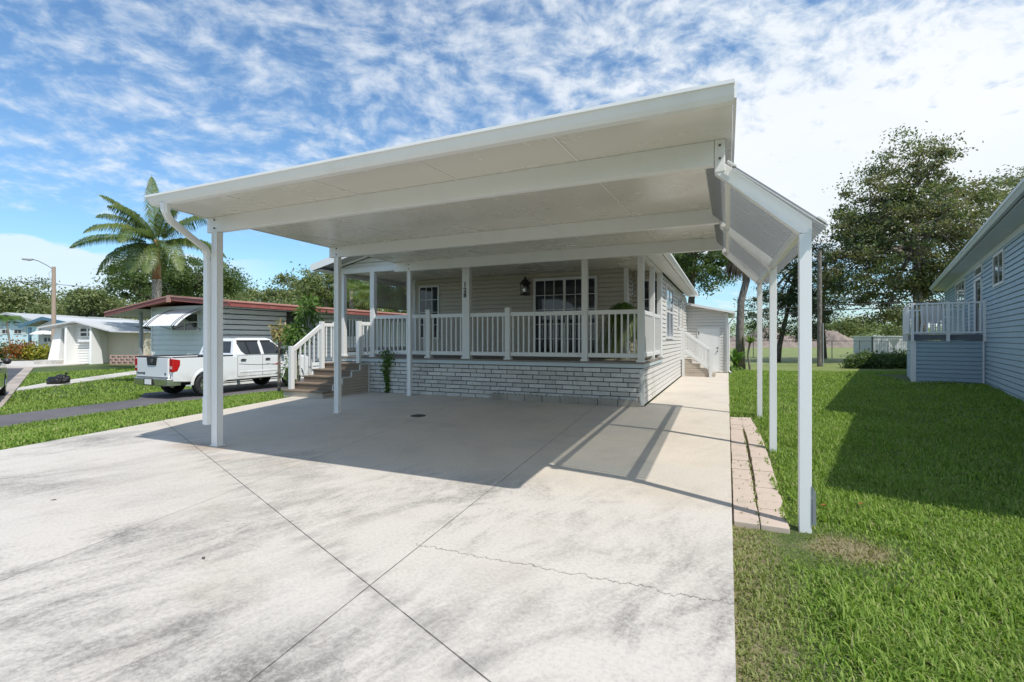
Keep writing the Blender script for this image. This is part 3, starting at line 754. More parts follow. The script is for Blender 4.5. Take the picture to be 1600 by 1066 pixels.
# ================================================================ HOUSE 128
hs = thing('mobile_home', 'tan mobile home numbered 128 with white railed porch behind the carport', 'house', (-5.5, 12, 0))
DK, PY, SX = 0.88, 9.8, -1.54
def xat(px, y):
    a = (px - 800) / 757.0; c_, s_ = math.cos(R(24)), math.sin(R(24))
    return (a * c_ - s_) / (a * s_ + c_) * y
def house():
    wf = Wall((-8.5, 12.0), (-2.25, 12.0)); ws = Wall((-2.25, 12.0), (-2.25, 12.75)); ww = Wall((-2.25, 12.75), (SX, 12.75)); wr = Wall((SX, PY), (SX, 20.75))
    wl_ = Wall((-8.5, 20.75), (-8.5, 12.0))
    mb = MB()
    mb.siding(wf, DK + 0.03, 3.08, (0, wf.L)); mb.wbox(wf, 0, wf.L, DK - 0.3, 3.2, -0.1, -0.022)
    mb.siding(ws, DK + 0.03, 3.08, (0.0, ws.L)); mb.siding(ww, DK + 0.03, 3.08, (0.02, ww.L)); mb.wbox(ww, 0, ww.L, DK - 0.3, 3.1, -0.1, -0.022)
    mb.wbox(ws, 0.002, ws.L, DK - 0.3, 3.1, -0.09, -0.022)
    mb.siding(wl_, 0.1, 3.08, (0, wl_.L)); mb.wbox(wl_, 0.1, wl_.L, 0.05, 3.09, -0.12, -0.022)
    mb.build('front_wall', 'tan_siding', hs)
    mb = MB()
    mb.siding(wr, 0.03, DK - 0.13, (0.0, 2.95), 0.115); mb.siding(wr, 0.03, 3.0, (2.95, wr.L), 0.115); mb.wbox(wr, 2.95, wr.L, 0.02, 3.05, -0.12, -0.022)
    mb.wbox(wr, 0.0, 2.95, 0.02, DK - 0.12, -0.12, -0.022)
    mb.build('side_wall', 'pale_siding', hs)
    mb = MB()
    mb.box(-8.6, -8.47, 11.97, 12.1, DK, 3.08); mb.box(-2.33, -2.225, 11.965, 12.08, DK, 3.08); mb.box(-1.62, -1.515, 12.70, 12.83, DK - 0.1, 3.0)
    mb.box(-1.60, -1.512, 9.775, 9.86, 0.02, DK - 0.14); mb.wbox(wr, 10.87, 10.95, 0.03, 2.9, 0.0, 0.03)
    mb.build('corner_trim', 'white_vinyl', hs, bevel=0.004)
    # rear and far sides (closed volume)
    mb = MB(); mb.box(-8.49, -1.56, 20.6, 20.72, 0.0, 3.1); mb.build('rear_wall', 'pale_siding', hs)
    # block skirt
    mb = MB(); x0, x1 = -9.45, -1.56; ch = 0.0945; r = random.Random(5)
    mb.box(x0, x1, PY - 0.012, PY + 0.10, -0.05, 0.765, 1)
    for k in range(8):
        z0 = 0.004 + k * ch; off = 0.05 + 0.195 * (k % 2) + r.uniform(-0.05, 0.05)
        x = x0 - off
        while x < x1:
            a = max(x + 0.008, x0); L = 0.385 + r.uniform(-0.01, 0.01)
            b = min(x + L - 0.008, x1)
            if b - a > 0.03:
                dd = r.uniform(0.0, 0.008); j = [r.uniform(-0.0025, 0.0025) for _ in range(4)]; y0_ = PY - 0.040 - dd
                mb.hexa([(a, y0_, z0 + j[0]), (b, y0_, z0 + j[1]), (b, PY - 0.005, z0), (a, PY - 0.005, z0), (a, y0_, z0 + ch - 0.017 + j[2]), (b, y0_, z0 + ch - 0.017 + j[3]), (b, PY - 0.005, z0 + ch - 0.017), (a, PY - 0.005, z0 + ch - 0.017)])
            x += L
    mb.build('block_skirt', ['skirt_block', 'mortar'], hs, bevel=0.004, seg=1)
    mb = MB(); mb.box(-9.46, -1.50, PY - 0.055, PY - 0.02, 0.765, 0.842); mb.box(-1.535, -1.50, PY - 0.02, 12.7, 0.765, 0.842); mb.build('skirt_band', 'blue_trim', hs)
    # deck
    mb = MB(); y = PY - 0.07
    while y < 11.98: mb.box(-9.47, -1.49, y, y + 0.135, 0.845, DK); y += 0.14
    x = -9.47
    while x < -8.6: mb.box(x, x + 0.135, 12.0, 16, 0.845, DK); x += 0.14
    mb.box(-2.2, -1.49, 12.0, 12.7, 0.845, DK)
    mb.build('porch_floor', 'deck_board', hs)
    mb = MB(); mb.box(-9.44, -9.38, 9.85, 16, 0.0, 0.84); mb.build('porch_skirt', 'step_siding', hs)
    mb = MB(); mb.box(-9.5, -1.5, PY - 0.02, 12.72, 3.075, 3.09); mb.box(-9.5, -8.55, 12.72, 16, 3.075, 3.09)
    mb.build('porch_ceiling', 'soffit_white', hs)
    mb = MB()
    mb.box(-9.38, -1.50, PY - 0.06, PY + 0.06, 3.03, 3.16); mb.box(-1.62, -1.50, PY + 0.061, 12.7, 2.98, 3.05); mb.box(-9.38, -9.27, PY + 0.061, 16, 2.97, 3.07)
    mb.build('header_beam', 'white_vinyl', hs, bevel=0.005)
    # gable above the header
    zr, xr = 4.12, -5.4
    wg = Wall((-9.5, PY - 0.005), (-1.45, PY - 0.005))
    def ext(z): f = (z - 3.16) / (zr - 3.2); return (0.1 + f * 4.0, 7.95 - f * 4.0)
    mb = MB(); mb.siding(wg, 3.165, 4.0, ext, 0.125); mb.build('gable_wall', 'pale_siding', hs)
    mb = MB()
    mb.prism([(-9.78, 9.30, 3.13), (xr, 9.30, zr + 0.02), (xr, 9.30, zr + 0.14), (-9.78, 9.30, 3.25)], [(-9.78, 21.2, 3.13), (xr, 21.2, zr + 0.02), (xr, 21.2, zr + 0.14), (-9.78, 21.2, 3.25)])
    mb.prism([(-1.18, 9.79, 3.06), (xr + 0.002, 9.79, zr + 0.02), (xr + 0.002, 9.79, zr + 0.14), (-1.18, 9.79, 3.16)], [(-1.18, 21.2, 3.06), (xr + 0.002, 21.2, zr + 0.02), (xr + 0.002, 21.2, zr + 0.14), (-1.18, 21.2, 3.16)])
    rf = mb.build('roof', 'grey_roof', hs)
    mb = MB()
    mb.beam((-9.80, 9.285, 3.165), (xr, 9.285, zr + 0.055), 0.03, 0.17); mb.beam((-9.81, 9.3, 3.17), (-9.81, 21.2, 3.17), 0.03, 0.15)
    mb.beam((-9.3, 9.74, 3.235), (xr, 9.74, zr - 0.04), 0.03, 0.06)
    mb.build('fascia', 'white_paint', rf)
    mb = MB(); mb.box(-9.76, -9.42, 9.32, 20, 3.095, 3.108); mb.box(-1.5, -1.2, 9.8, 20.7, 3.035, 3.05); mb.build('soffit', 'white_vinyl', rf)
    mb = MB()
    pr = [(-1.178, 3.03), (-1.12, 3.03), (-1.085, 3.08), (-1.075, 3.085), (-1.075, 3.125), (-1.178, 3.125)]
    mb.prism([(x, 9.80, z) for x, z in pr], [(x, 20.9, z) for x, z in pr]); mb.build('gutter', 'white_paint', rf)
    # windows and doors
    w1 = window(hs, wf, 0.15, 0.86, 1.33, 2.90, 3, 4, 0.035, 0.055)
    w2 = window(hs, wr, 13.6 - PY, 15.4 - PY, 1.34, 2.86, 2, 2, 0.045, 0.06, mull=0.05, g='blue_glass')
    w3 = window(hs, ww, 0.14, 0.69, 1.85, 2.86, 2, 2, 0.035, 0.045)
    # sliding glass door
    a0 = xat(834, 12.0) + 8.5; a1 = xat(934, 12.0) + 8.5; am = (a0 + a1) / 2
    mb = MB()
    for s0, s1 in ((a0, a0 + 0.07), (a1 - 0.07, a1), (am - 0.035, am + 0.035)): mb.wbox(wf, s0, s1, DK, 2.93, 0.001, 0.05)
    mb.wbox(wf, a0, a1, 2.86, 2.93, 0.002, 0.052); mb.wbox(wf, a0, a1, DK, DK + 0.08, 0.002, 0.052)
    dr = mb.build('sliding_door', 'white_vinyl', hs, bevel=0.004)
    mb = MB()
    for b0, b1 in ((a0 + 0.07, am - 0.035), (am + 0.035, a1 - 0.07)):
        for i in (1, 2): c = b0 + (b1 - b0) * i / 3; mb.wbox(wf, c - 0.009, c + 0.009, DK + 0.08, 2.86, 0.025, 0.034)
        for i in (1, 2, 3, 4): c = DK + 0.08 + 1.9 * i / 5; mb.wbox(wf, b0, b1, c - 0.008, c + 0.008, 0.025, 0.032)
    mb.build('muntin', 'white_vinyl', dr)
    mb = MB(); mb.wbox(wf, a0 + 0.05, a1 - 0.05, DK + 0.05, 2.88, 0.0205, 0.024); mb.build('pane', 'dark_glass', dr)
    mb = MB(); mb.wbox(wf, am - 0.02, am + 0.01, 1.75, 2.0, 0.051, 0.075); mb.build('handle', 'dark_metal', dr)
    # porch posts and railings
    tall = [(xat(537, PY), 0.12), (xat(583.5, PY), 0.13), (xat(729.5, PY), 0.19), (xat(914, PY), 0.12), (xat(1001.5, PY), 0.12)]
    short = [xat(670, PY), xat(794, PY)]
    for i, (x, w_) in enumerate(tall):
        mb = MB(); mb.box(x - w_ / 2, x + w_ / 2, PY - 0.06, PY + 0.06, DK, 3.03)
        po = mb.build('porch_post', 'white_vinyl', hs, bevel=0.006)
        mb = MB(); mb.box(x - w_ / 2 - 0.02, x + w_ / 2 + 0.02, PY - 0.08, PY + 0.075, DK + 0.001, DK + 0.045); mb.build('post_skirt', 'white_vinyl', po, bevel=0.006)
        if i == 2:
            for ch, zz in (('1', 2.545), ('2', 2.415), ('8', 2.295)):
                text_obj('house_number', ch, 0.15, (x - 0.015, PY - 0.064, zz), (1, 0, 0), 'number_black', po, 0.004)
    for x in short:
        mb = MB(); mb.box(x - 0.06, x + 0.06, PY - 0.06, PY + 0.06, DK, 2.01)
        po = mb.build('railing_post', 'white_vinyl', hs, bevel=0.006)
        mb = MB(); mb.box(x - 0.07, x + 0.07, PY - 0.07, PY + 0.07, 2.01, 2.03); mb.box(x - 0.045, x + 0.045, PY - 0.045, PY + 0.045, 2.03, 2.045); mb.box(x - 0.08, x + 0.08, PY - 0.08, PY + 0.075, DK + 0.001, DK + 0.045); mb.build('post_cap', 'white_vinyl', po, bevel=0.006)
    stops = [tall[1][0], short[0], tall[2][0], short[1], tall[3][0], tall[4][0]]
    for a, b in zip(stops[:-1], stops[1:]):
        e0 = 0.095 if a == tall[2][0] else 0.06; e1 = 0.095 if b == tall[2][0] else 0.06
        railing(hs, (a + e0, PY), (b - e1, PY), 0.96, 1.93, name='porch_railing')
    sxp = tall[4][0]
    for y in (11.35, 12.62):
        mb = MB(); mb.box(sxp - 0.055, sxp + 0.055, y - 0.055, y + 0.055, DK, 3.0); mb.build('porch_post', 'white_vinyl', hs, bevel=0.006)
    railing(hs, (sxp, PY + 0.06), (sxp, 11.295), 0.96, 1.93, name='porch_railing'); railing(hs, (sxp, 11.405), (sxp, 12.56), 0.96, 1.93, name='porch_railing')
    railing(hs, (-9.32, PY + 0.06), (-9.32, 12.8), 1.0, 1.98, name='porch_railing', m='white_vinyl'); railing(hs, (-9.32, 12.9), (-9.32, 15.9), 1.0, 1.98, name='porch_railing')
    mb = MB(); mb.box(-9.38, -9.26, 12.79, 12.91, DK, 3.0); mb.build('porch_post', 'white_vinyl', hs, bevel=0.006)
    # lattice screen on the left side of the porch
    wlt = Wall((-9.33, 13.9), (-9.33, 11.0), True); mb = MB(); 
    zt0, zt1 = 2.28, 2.98; L = wlt.L; H = zt1 - zt0; s = -H
    while s < L:
        for sg in (1, -1):
            a_ = s; b_ = s + H
            za, zb = (zt0, zt1) if sg > 0 else (zt1, zt0)
            ta = max(0, a_); tb = min(L, b_)
            if tb > ta:
                f0 = (ta - a_) / H; f1 = (tb - a_) / H
                mb.beam(wlt.P(ta, za + (zb - za) * f0, 0.006 * sg), wlt.P(tb, za + (zb - za) * f1, 0.006 * sg), 0.008, 0.032, up=(0, 0, 1))
        s += 0.10
    mb.wbox(wlt, 0, L, zt0 - 0.04, zt0, -0.02, 0.02)
    mb.build('lattice_screen', 'lattice_grey', hs, fixn=False)
    # entry steps
    X0, X1 = -9.52, -8.30
    ys = [8.2, 8.5, 8.8, 9.1, 9.4]; zs = [0.15, 0.295, 0.44, 0.585, 0.73]
    mb = MB(); wst = Wall((X1, 8.2), (X1, 9.76))
    for i, (y, z) in enumerate(zip(ys, zs)):
        zl = zs[i - 1] if i else -0.1
        mb.box(X0, X1 - 0.022, y, 9.74, zl + 0.0005 if i else -0.1, z - 0.035)
    mb.siding(wst, 0.0, 0.115, (0.0, 1.54), 0.058, 0.016)
    for i in range(1, 5): mb.siding(wst, zs[i - 1] - 0.035, zs[i] - 0.035, (ys[i] - 8.2, 1.54), 0.0725, 0.016)
    st = mb.build('entry_steps', 'step_siding', hs)
    for i, (y, z) in enumerate(zip(ys, zs)):
        mb = MB(); ye = (ys[i + 1] + 0.0) if i < 4 else 9.735
        mb.box(X0 - 0.02, X1 + 0.025, y - 0.03, ye - 0.001, z - 0.034, z)
        if i: mb.box(X0 + 0.01, X1 - 0.02, y - 0.012, y - 0.001, zs[i - 1] + 0.001, z - 0.036)
        mb.build('tread', 'tread_wood', st, bevel=0.005)
    mb = MB()
    for i in range(1, 5):
        mb.box(X1 + 0.002, X1 + 0.022, ys[i] - 0.02, ys[i] + 0.012, zs[i - 1], zs[i] - 0.036); mb.box(X1 + 0.027, X1 + 0.032, ys[i] - 0.03, ys[i] + 0.3, zs[i] - 0.034, zs[i] - 0.002)
    mb.box(X1 + 0.002, X1 + 0.02, 9.70, 9.74, 0.0, 0.70); mb.build('step_trim', 'white_vinyl', st)
    # step railing
    def newel(x, y, z0, z1, w_=0.1):
        mb = MB(); mb.box(x - w_ / 2, x + w_ / 2, y - w_ / 2, y + w_ / 2, z0, z1); return mb.build('newel_post', 'white_vinyl', hs, bevel=0.006)
    xa = -9.44
    newel(xa, 8.36, 0.151, 1.17); newel(xa, 9.30, 0.586, 1.78); newel(xa + 0.08, 9.68, 0.735, 1.78)
    railing(hs, (xa, 8.41), (xa, 9.25), 0.24, 1.14, 0.57, 0.135, 'step_railing', rail=(0.05, 0.11), bots=False)
    railing(hs, (xa + 0.01, 9.35), (xa + 0.07, 9.63), 0.80, 1.74, 0, 0.13, 'step_railing', rail=(0.05, 0.09), bots=False)
    newel(-8.37, 9.45, 0.735, 1.78); railing(hs, (-8.36, 9.50), (-8.28, 9.74), 0.85, 1.76, 0, 0.11, 'step_railing', bots=False)
    # side door and side steps
    wd = wr
    mb = MB(); s0, s1 = 18.15 - PY, 19.05 - PY
    for a, b, c, e in ((s0, s0 + 0.07, 0.6, 2.7), (s1 - 0.07, s1, 0.6, 2.7), (s0, s1, 2.63, 2.7)): mb.wbox(wd, a, b, c, e, 0.0 if b - a < 0.1 else 0.001, 0.05 if b - a < 0.1 else 0.052)
    sd_ = mb.build('side_door', 'white_vinyl', hs); mb = MB(); mb.wbox(wd, s0 + 0.07, s1 - 0.07, 0.6, 2.63, 0.0205, 0.03); mb.build('door_leaf', 'tan_siding', sd_)
    window(hs, wd, 16.9 - PY, 17.5 - PY, 1.7, 2.75, 1, 2, 0.045, 0.05)
    xs = [-1.5, -1.17, -0.90, -0.62]; zz = [0.62, 0.46, 0.31, 0.155]
    mb = MB(); wq = Wall((-1.5, 18.25), (-0.3, 18.25))
    for i in range(4):
        xr_ = [-1.17, -0.90, -0.62, -0.40][i]
        mb.box(-1.51, xr_, 18.254, 19.2, (zz[i + 1] if i < 3 else 0.0) + 0.0005, zz[i]); mb.siding(wq, zz[i + 1] if i < 3 else 0.0, zz[i] - 0.02, (0, xr_ + 1.5), 0.0675, 0.008)
    ss = mb.build('side_steps', 'step_siding', hs)
    newel(-0.55, 18.22, 0.0, 1.0, 0.09); newel(-1.45, 18.22, 0.0, 1.72, 0.09)
    railing(hs, (-0.60, 18.22), (-1.40, 18.22), 0.25, 0.98, 0.62, 0.11, 'step_railing'); railing(hs, (-0.60, 19.22), (-1.40, 19.22), 0.25, 0.98, 0.62, 0.11, 'step_railing')
    newel(-0.55, 19.22, 0.0, 1.0, 0.09)
    # rear side room
    wz = Wall((SX, 20.75), (0.0, 20.75)); wz2 = Wall((0.0, 20.75), (0.0, 24.5))
    def e2(z): return (0.0, 1.54 if z < 2.36 else 1.54 - (z - 2.36) / 0.23)
    mb = MB(); mb.siding(wz, 0.03, 2.68, e2, 0.115); mb.siding(wz2, 0.03, 2.36, (0, wz2.L)); mb.box(-1.5, -0.006, 20.76, 24.5, 0.0, 2.35)
    mb.build('side_room_wall', 'pale_siding', hs)
    mb = MB(); mb.prism([(-1.5, 20.45, 2.69), (0.27, 20.45, 2.30), (0.27, 20.45, 2.38), (-1.5, 20.45, 2.78)], [(-1.5, 24.8, 2.69), (0.27, 24.8, 2.30), (0.27, 24.8, 2.38), (-1.5, 24.8, 2.78)])
    mb.build('side_room_roof', 'white_paint', hs)
    mb = MB(); mb.wbox(wz, 0.48, 1.22, 0.03, 1.74, 0.012, 0.032); 
    rd = mb.build('side_room_door', 'white_paint', hs, bevel=0.004)
    mb = MB(); mb.wbox(wz, 0.42, 0.48, 0.03, 1.80, 0.0, 0.035); mb.wbox(wz, 1.22, 1.28, 0.03, 1.80, 0.0, 0.035); mb.wbox(wz, 0.48, 1.22, 1.742, 1.80, 0.001, 0.034)
    mb.wbox(wz, 1.46, 1.56, 0.02, 2.34, 0.012, 0.03); mb.build('door_trim', 'white_vinyl', rd)
    mb = MB(); mb.wbox(wz, 1.15, 1.19, 0.83, 0.87, 0.03, 0.07); mb.wbox(wz, 1.14, 1.20, 0.96, 1.0, 0.03, 0.045); mb.wbox(wz, 0.47, 0.50, 1.5, 1.62, 0.028, 0.04); mb.build('handle', 'dark_metal', rd)
    mb = MB(); mb.tube([(0.24, 20.5, 2.3), (0.2, 20.6, 2.15), (0.05, 20.66, 1.95), (0.04, 20.66, 0.1), (0.12, 20.5, 0.03)], 0.03, 6); mb.build('downspout', 'white_paint', hs)
house()

# wall lantern
lx = xat(821, 11.9)
ln = thing('wall_lantern', 'black carriage lantern on the porch wall left of the sliding door', 'lantern', (lx, 11.9, 2.5))
def lantern():
    y = 11.86
    mb = MB(); mb.box(lx - 0.05, lx + 0.05, 11.965, 11.985, 2.68, 2.92); mb.tube([(lx, 11.97, 2.83), (lx, 11.92, 2.98), (lx, y, 3.0), (lx, y, 2.93)], 0.012, 6); mb.build('wall_bracket', 'dark_metal', ln)
    mb = MB()
    mb.tube([(lx, y, 2.93), (lx, y, 2.905), (lx, y, 2.89), (lx, y, 2.80), (lx, y, 2.78)], [0.02, 0.045, 0.07, 0.15, 0.15], 8)
    mb.build('lantern_hood', 'dark_metal', ln)
    mb = MB(); mb.tube([(lx, y, 2.50), (lx, y, 2.53)], [0.15, 0.13], 8)
    for i in range(4):
        a = math.pi / 4 + i * math.pi / 2; mb.tube([(lx + 0.12 * math.cos(a), y + 0.12 * math.sin(a), 2.52), (lx + 0.12 * math.cos(a), y + 0.12 * math.sin(a), 2.79)], 0.008, 5)
    mb.build('lantern_cage', 'dark_metal', ln)
    mb = MB(); mb.tube([(lx, y, 2.53), (lx, y, 2.60), (lx, y, 2.70), (lx, y, 2.78)], [0.05, 0.07, 0.07, 0.04], 10); mb.build('lantern_glass', 'chrome', ln, smooth=True)
lantern()

# plant helpers
def blades(name, base, n, L, droop, m, parent, seed=1, wd=0.02, up=0.9, cone=1.0, segs=5):
    """arching strap leaves from one point"""
    r = random.Random(seed); V = []; F = []
    for i in range(n):
        th = r.uniform(0, 2 * math.pi); el = r.uniform(0.15, 1.0) * cone; l = L * r.uniform(0.6, 1.1)
        dx, dy = math.cos(th), math.sin(th); p = Vector(base) + Vector((r.gauss(0, 0.02), r.gauss(0, 0.02), 0))
        v = Vector((dx * el, dy * el, up)).normalized() * (l / segs); sd_ = Vector((-dy, dx, 0)); k = len(V)
        for j in range(segs + 1):
            f = j / segs; ww = wd * (1 - f ** 2) * (0.6 + 1.6 * f * (1 - f)) + 0.001
            V += [tuple(p - sd_ * ww), tuple(p + sd_ * ww)]; p = p + v; v = v + Vector((0, 0, -droop * l / segs / segs * (0.4 + f) * 2))
        for j in range(segs): F.append((k + 2 * j, k + 2 * j + 1, k + 2 * j + 3, k + 2 * j + 2))
    return raw_mesh(name, np.array(V), np.array(F), m, parent)

def fern():
    x, y, z = xat(973, 11.2), 11.2, 2.0
    t_ = thing('potted_fern', 'bushy hanging fern on a white pedestal at the right end of the porch', 'plant', (x, y, DK))
    mb = MB(); prof = [(0.17, DK), (0.17, DK + 0.06), (0.09, DK + 0.12), (0.06, DK + 0.3), (0.085, DK + 0.45), (0.055, DK + 0.62), (0.08, DK + 0.78), (0.14, DK + 0.88), (0.14, DK + 0.92)]
    mb.tube([(x + 0.1, y, z_) for _, z_ in prof], [r_ for r_, _ in prof], 14); mb.build('pedestal', 'white_paint', t_, smooth=True)
    mb = MB(); mb.tube([(x, y, 1.80), (x, y, 1.82), (x, y, 2.0)], [0.08, 0.11, 0.14], 14); mb.build('flower_pot', 'terracotta', t_)
    blades('fern_fronds', (x, y, 2.02), 600, 0.55, 2.2, 'leaf_bright', t_, 4, 0.009, 0.7, 1.5, 7)
    blades('fern_skirt', (x, y, 1.98), 300, 0.80, 5.0, 'leaf_palm', t_, 5, 0.006, 0.1, 0.8, 9)
fern()
def vine():
    x = xat(603, PY - 0.12); r = np.random.RandomState(8)
    t_ = thing('climbing_vine', 'leafy green vine climbing the block skirt below the porch railing', 'vine', (x, PY - 0.12, 0))
    z = r.uniform(0.02, 1.05, 620); wdt = 0.04 + 0.14 * (z / 1.05) ** 2
    C = np.stack([x + 0.03 * np.sin(z * 9) + r.normal(size=620) * wdt * 0.75, PY - 0.10 + r.normal(size=620) * 0.03, z], 1)
    leaves('vine_leaves', C, 0.062, 'leaf_bright', t_, 9, 0.6, 0.1)
    mb = MB(); 
    for k in (-1, 0, 1): mb.tube([(x + 0.02 * k, PY - 0.08, 0.0), (x + 0.03 * k + 0.02, PY - 0.08, 0.35), (x - 0.02 * k, PY - 0.08, 0.7), (x + 0.05 * k, PY - 0.08, 1.02)], 0.006, 5)
    mb.build('vine_stem', 'bark_dark', t_)
vine()

# scalloped edging blocks
def edging():
    xs0, xe = xat(768, 9.66), -1.60; L = 0.40; n = int(round((xe - xs0) / L)); L = (xe - xs0) / n
    base = None
    for i in range(n):
        x = xs0 + i * L
        if base is None:
            mb = MB(); pts = [(x + 0.006, 0.001)] ; k = 4
            pts.append((x + L - 0.006, 0.001))
            for s in range(k):
                cx_ = x + L - 0.006 - (L - 0.012) * (s + 0.5) / k; rr = (L - 0.012) / k / 2
                for q in range(6): a = math.pi * q / 5; pts.append((cx_ + rr * math.cos(a) * 0.999, 0.115 + 0.032 * math.sin(a)))
            A = [(a, 9.655, z) for a, z in pts]; mb.prism(A, [(a, 9.705, z) for a, z in pts])
            base = mb.build('edging_block', 'edging_concrete'); o = base
            # origin at the base
            o.data.transform(Matrix.Translation((-x, -9.655, 0))); o.location = (x, 9.655, 0)
        else:
            o = base.copy(); link(o); o.location = (x + rnd.uniform(-0.004, 0.004), 9.655 + rnd.uniform(-0.008, 0.008), rnd.uniform(-0.01, 0.0)); o.rotation_euler = (rnd.uniform(-0.03, 0.03), rnd.uniform(-0.012, 0.012), rnd.uniform(-0.02, 0.02))
        tag(o, 'tan scalloped concrete edging block at the foot of the white block skirt', 'edging block', 'scalloped edging blocks')
edging()
# pink pavers
def pavers():
    base = [None, None]; n = 26; L = 5.27 / n
    for c_, (xa, w_) in enumerate(((0.040, 0.172), (0.216, 0.185))):
        for i in range(n):
            y = 3.96 + i * L; jx = rnd.uniform(-0.003, 0.003); bow = 0.03 * math.sin(math.pi * (i + 0.5) / n) * (0 if c_ == 0 else 1) - (0.0 if c_ == 0 else max(0, i - 18) * 0.006)
            if base[c_] is None:
                mb = MB(); mb.box(0, w_, 0.0022, L - 0.0022, -0.07, 0.0); o = mb.build('paver', 'paver_pink', None, bevel=0.006); base[c_] = o
            else: o = base[c_].copy(); link(o)
            o.location = (xa + jx + bow, y, rnd.uniform(-0.014, -0.003)); o.rotation_euler = (rnd.uniform(-0.006, 0.006), rnd.uniform(-0.01, 0.01), rnd.uniform(-0.006, 0.006))
            side = 'inner row against the driveway slab' if c_ == 0 else 'outer row against the lawn'
            tag(o, 'pink concrete paver in the ' + side, 'paver', 'pink pavers in the ' + side)
pavers()
# drain cover
mb = MB(); gx, gy = -4.93, 7.05
mb.tube([(gx, gy, -0.01), (gx, gy, 0.008)], 0.13, 24); 
for i in range(-3, 4): mb.box(gx - 0.09, gx + 0.09, gy + i * 0.03 - 0.006, gy + i * 0.03 + 0.006, 0.008, 0.012)
tag(mb.build('drain_cover', 'dark_metal'), 'small round dark drain cover set in the shaded driveway', 'drain cover')
# ================================================================ BLUE HOUSE
bd = Vector((0.2365, 0.9716, 0)).normalized()
def bp(t_, off=0.0):     # along the wall from the deck corner, off = out towards the lawn
    n_ = Vector((-bd.y, bd.x, 0)); v = Vector((6.72, 18.1, 0)) + bd * t_ + n_ * off; return (v.x, v.y)
def blue_house():
    T0, T1 = -14.2, 12.2; WD = 7.5; EZ = 3.78
    t_ = thing('blue_house', 'pale blue lap sided raised house with white framed windows on the right of the lawn', 'house', (*bp(-1), 0))
    Wb = Wall(bp(T1), bp(T0)); 
    if Wb.n.dot(Vector((-1, 0, 0))) < 0: Wb.n = -Wb.n
    L = Wb.L
    mb = MB(); mb.siding(Wb, -0.12, EZ + 0.05, (0.0, L), 0.125, 0.020); mb.wbox(Wb, 0, L, -0.2, EZ + 0.1, -0.15, -0.022)
    mb.build('side_wall', 'blue_siding', t_)
    fa = Wall(bp(T0), bp(T0, -WD)); 
    if fa.n.dot(bd) > 0: fa.n = -fa.n
    fb = Wall(bp(T1, -WD), bp(T1)); 
    mb = MB()
    for wl2 in (fa, fb):
        if wl2 is fb and wl2.n.dot(bd) < 0: wl2.n = -wl2.n
        mb.siding(wl2, -0.12, EZ + 1.3, lambda z: (0, WD) if z < EZ else ((z - EZ) * 2.9, WD - (z - EZ) * 2.9), 0.125, 0.014)
        mb.wbox(wl2, 0.16, WD, -0.2, EZ, -0.15, -0.022)
    Wr = Wall(bp(T0, -WD), bp(T1, -WD)); mb.wbox(Wr, 0, L, -0.2, EZ, -0.2, 0)
    mb.build('end_wall', 'blue_siding', t_)
    mb = MB()
    def rp(tt, off, z): v = bp(tt, off); return (v[0], v[1], z)
    for a, b, oh in ((T0 - 0.3, -9.0, 0.0), (-9.0, T1 + 0.35, 0.42)):
        e = oh; zc = EZ + 1.28
        z_e = EZ + 0.04 - oh * 0.12
        mb.prism([rp(a, e, z_e), rp(a, -WD / 2, zc), rp(a, -WD / 2, zc + 0.14), rp(a, e, z_e + 0.13)], [rp(b, e, z_e), rp(b, -WD / 2, zc), rp(b, -WD / 2, zc + 0.14), rp(b, e, z_e + 0.13)])
    mb.prism([rp(T0 - 0.3, -WD - 0.4, EZ), rp(T0 - 0.3, -WD / 2 - 0.002, EZ + 1.28), rp(T0 - 0.3, -WD / 2 - 0.002, EZ + 1.42), rp(T0 - 0.3, -WD - 0.4, EZ + 0.13)],
             [rp(T1 + 0.35, -WD - 0.4, EZ), rp(T1 + 0.35, -WD / 2 - 0.002, EZ + 1.28), rp(T1 + 0.35, -WD / 2 - 0.002, EZ + 1.42), rp(T1 + 0.35, -WD - 0.4, EZ + 0.13)])
    rf = mb.build('roof', 'grey_roof', t_)
    mb = MB()
    A = [(0.44, 3.73), (0.50, 3.73), (0.545, 3.80), (0.555, 3.80), (0.555, 3.86), (0.44, 3.87)]
    mb.prism([rp(-9.0, o_, z) for o_, z in A], [rp(T1 + 0.35, o_, z) for o_, z in A]); mb.build('gutter', 'blue_trim', rf)
    mb = MB(); mb.prism([rp(-9, 0.015, 3.70), rp(-9, 0.425, 3.70), rp(-9, 0.425, 3.715), rp(-9, 0.015, 3.715)], [rp(T1 + 0.3, 0.015, 3.70), rp(T1 + 0.3, 0.425, 3.70), rp(T1 + 0.3, 0.425, 3.715), rp(T1 + 0.3, 0.015, 3.715)])
    mb.wbox(Wb, 0, L, 3.56, 3.70, 0.014, 0.032)
    mb.build('soffit', 'blue_trim', rf)
    mb = MB(); q = rp(T1 - 0.1, 0.47, 3.76); mb.tube([q, rp(T1 - 0.1, 0.45, 3.60), rp(T1 - 0.05, 0.10, 3.38), rp(T1 - 0.05, 0.07, 3.25), rp(T1 - 0.05, 0.07, 0.1)], 0.04, 6)
    mb.build('downspout', 'blue_trim', t_)
    S_ = lambda tt: T1 - tt
    window(t_, Wb, S_(-1.45), S_(-2.85), 2.68, 3.50, 2, 1, 0.045, 0.06)
    # triple window by the door
    window(t_, Wb, S_(7.2), S_(4.4), 2.62, 3.52, 3, 2, 0.045, 0.06)
    window(t_, Wb, S_(11.3), S_(10.6), 2.3, 3.1, 1, 2, 0.045, 0.05)
    window(t_, Wb, S_(2.1), S_(0.25), 3.42, 3.55 + 0.09, 1, 1, 0.045, 0.045) if False else None
    # door with transom
    mb = MB(); a, b = S_(2.0), S_(0.5)
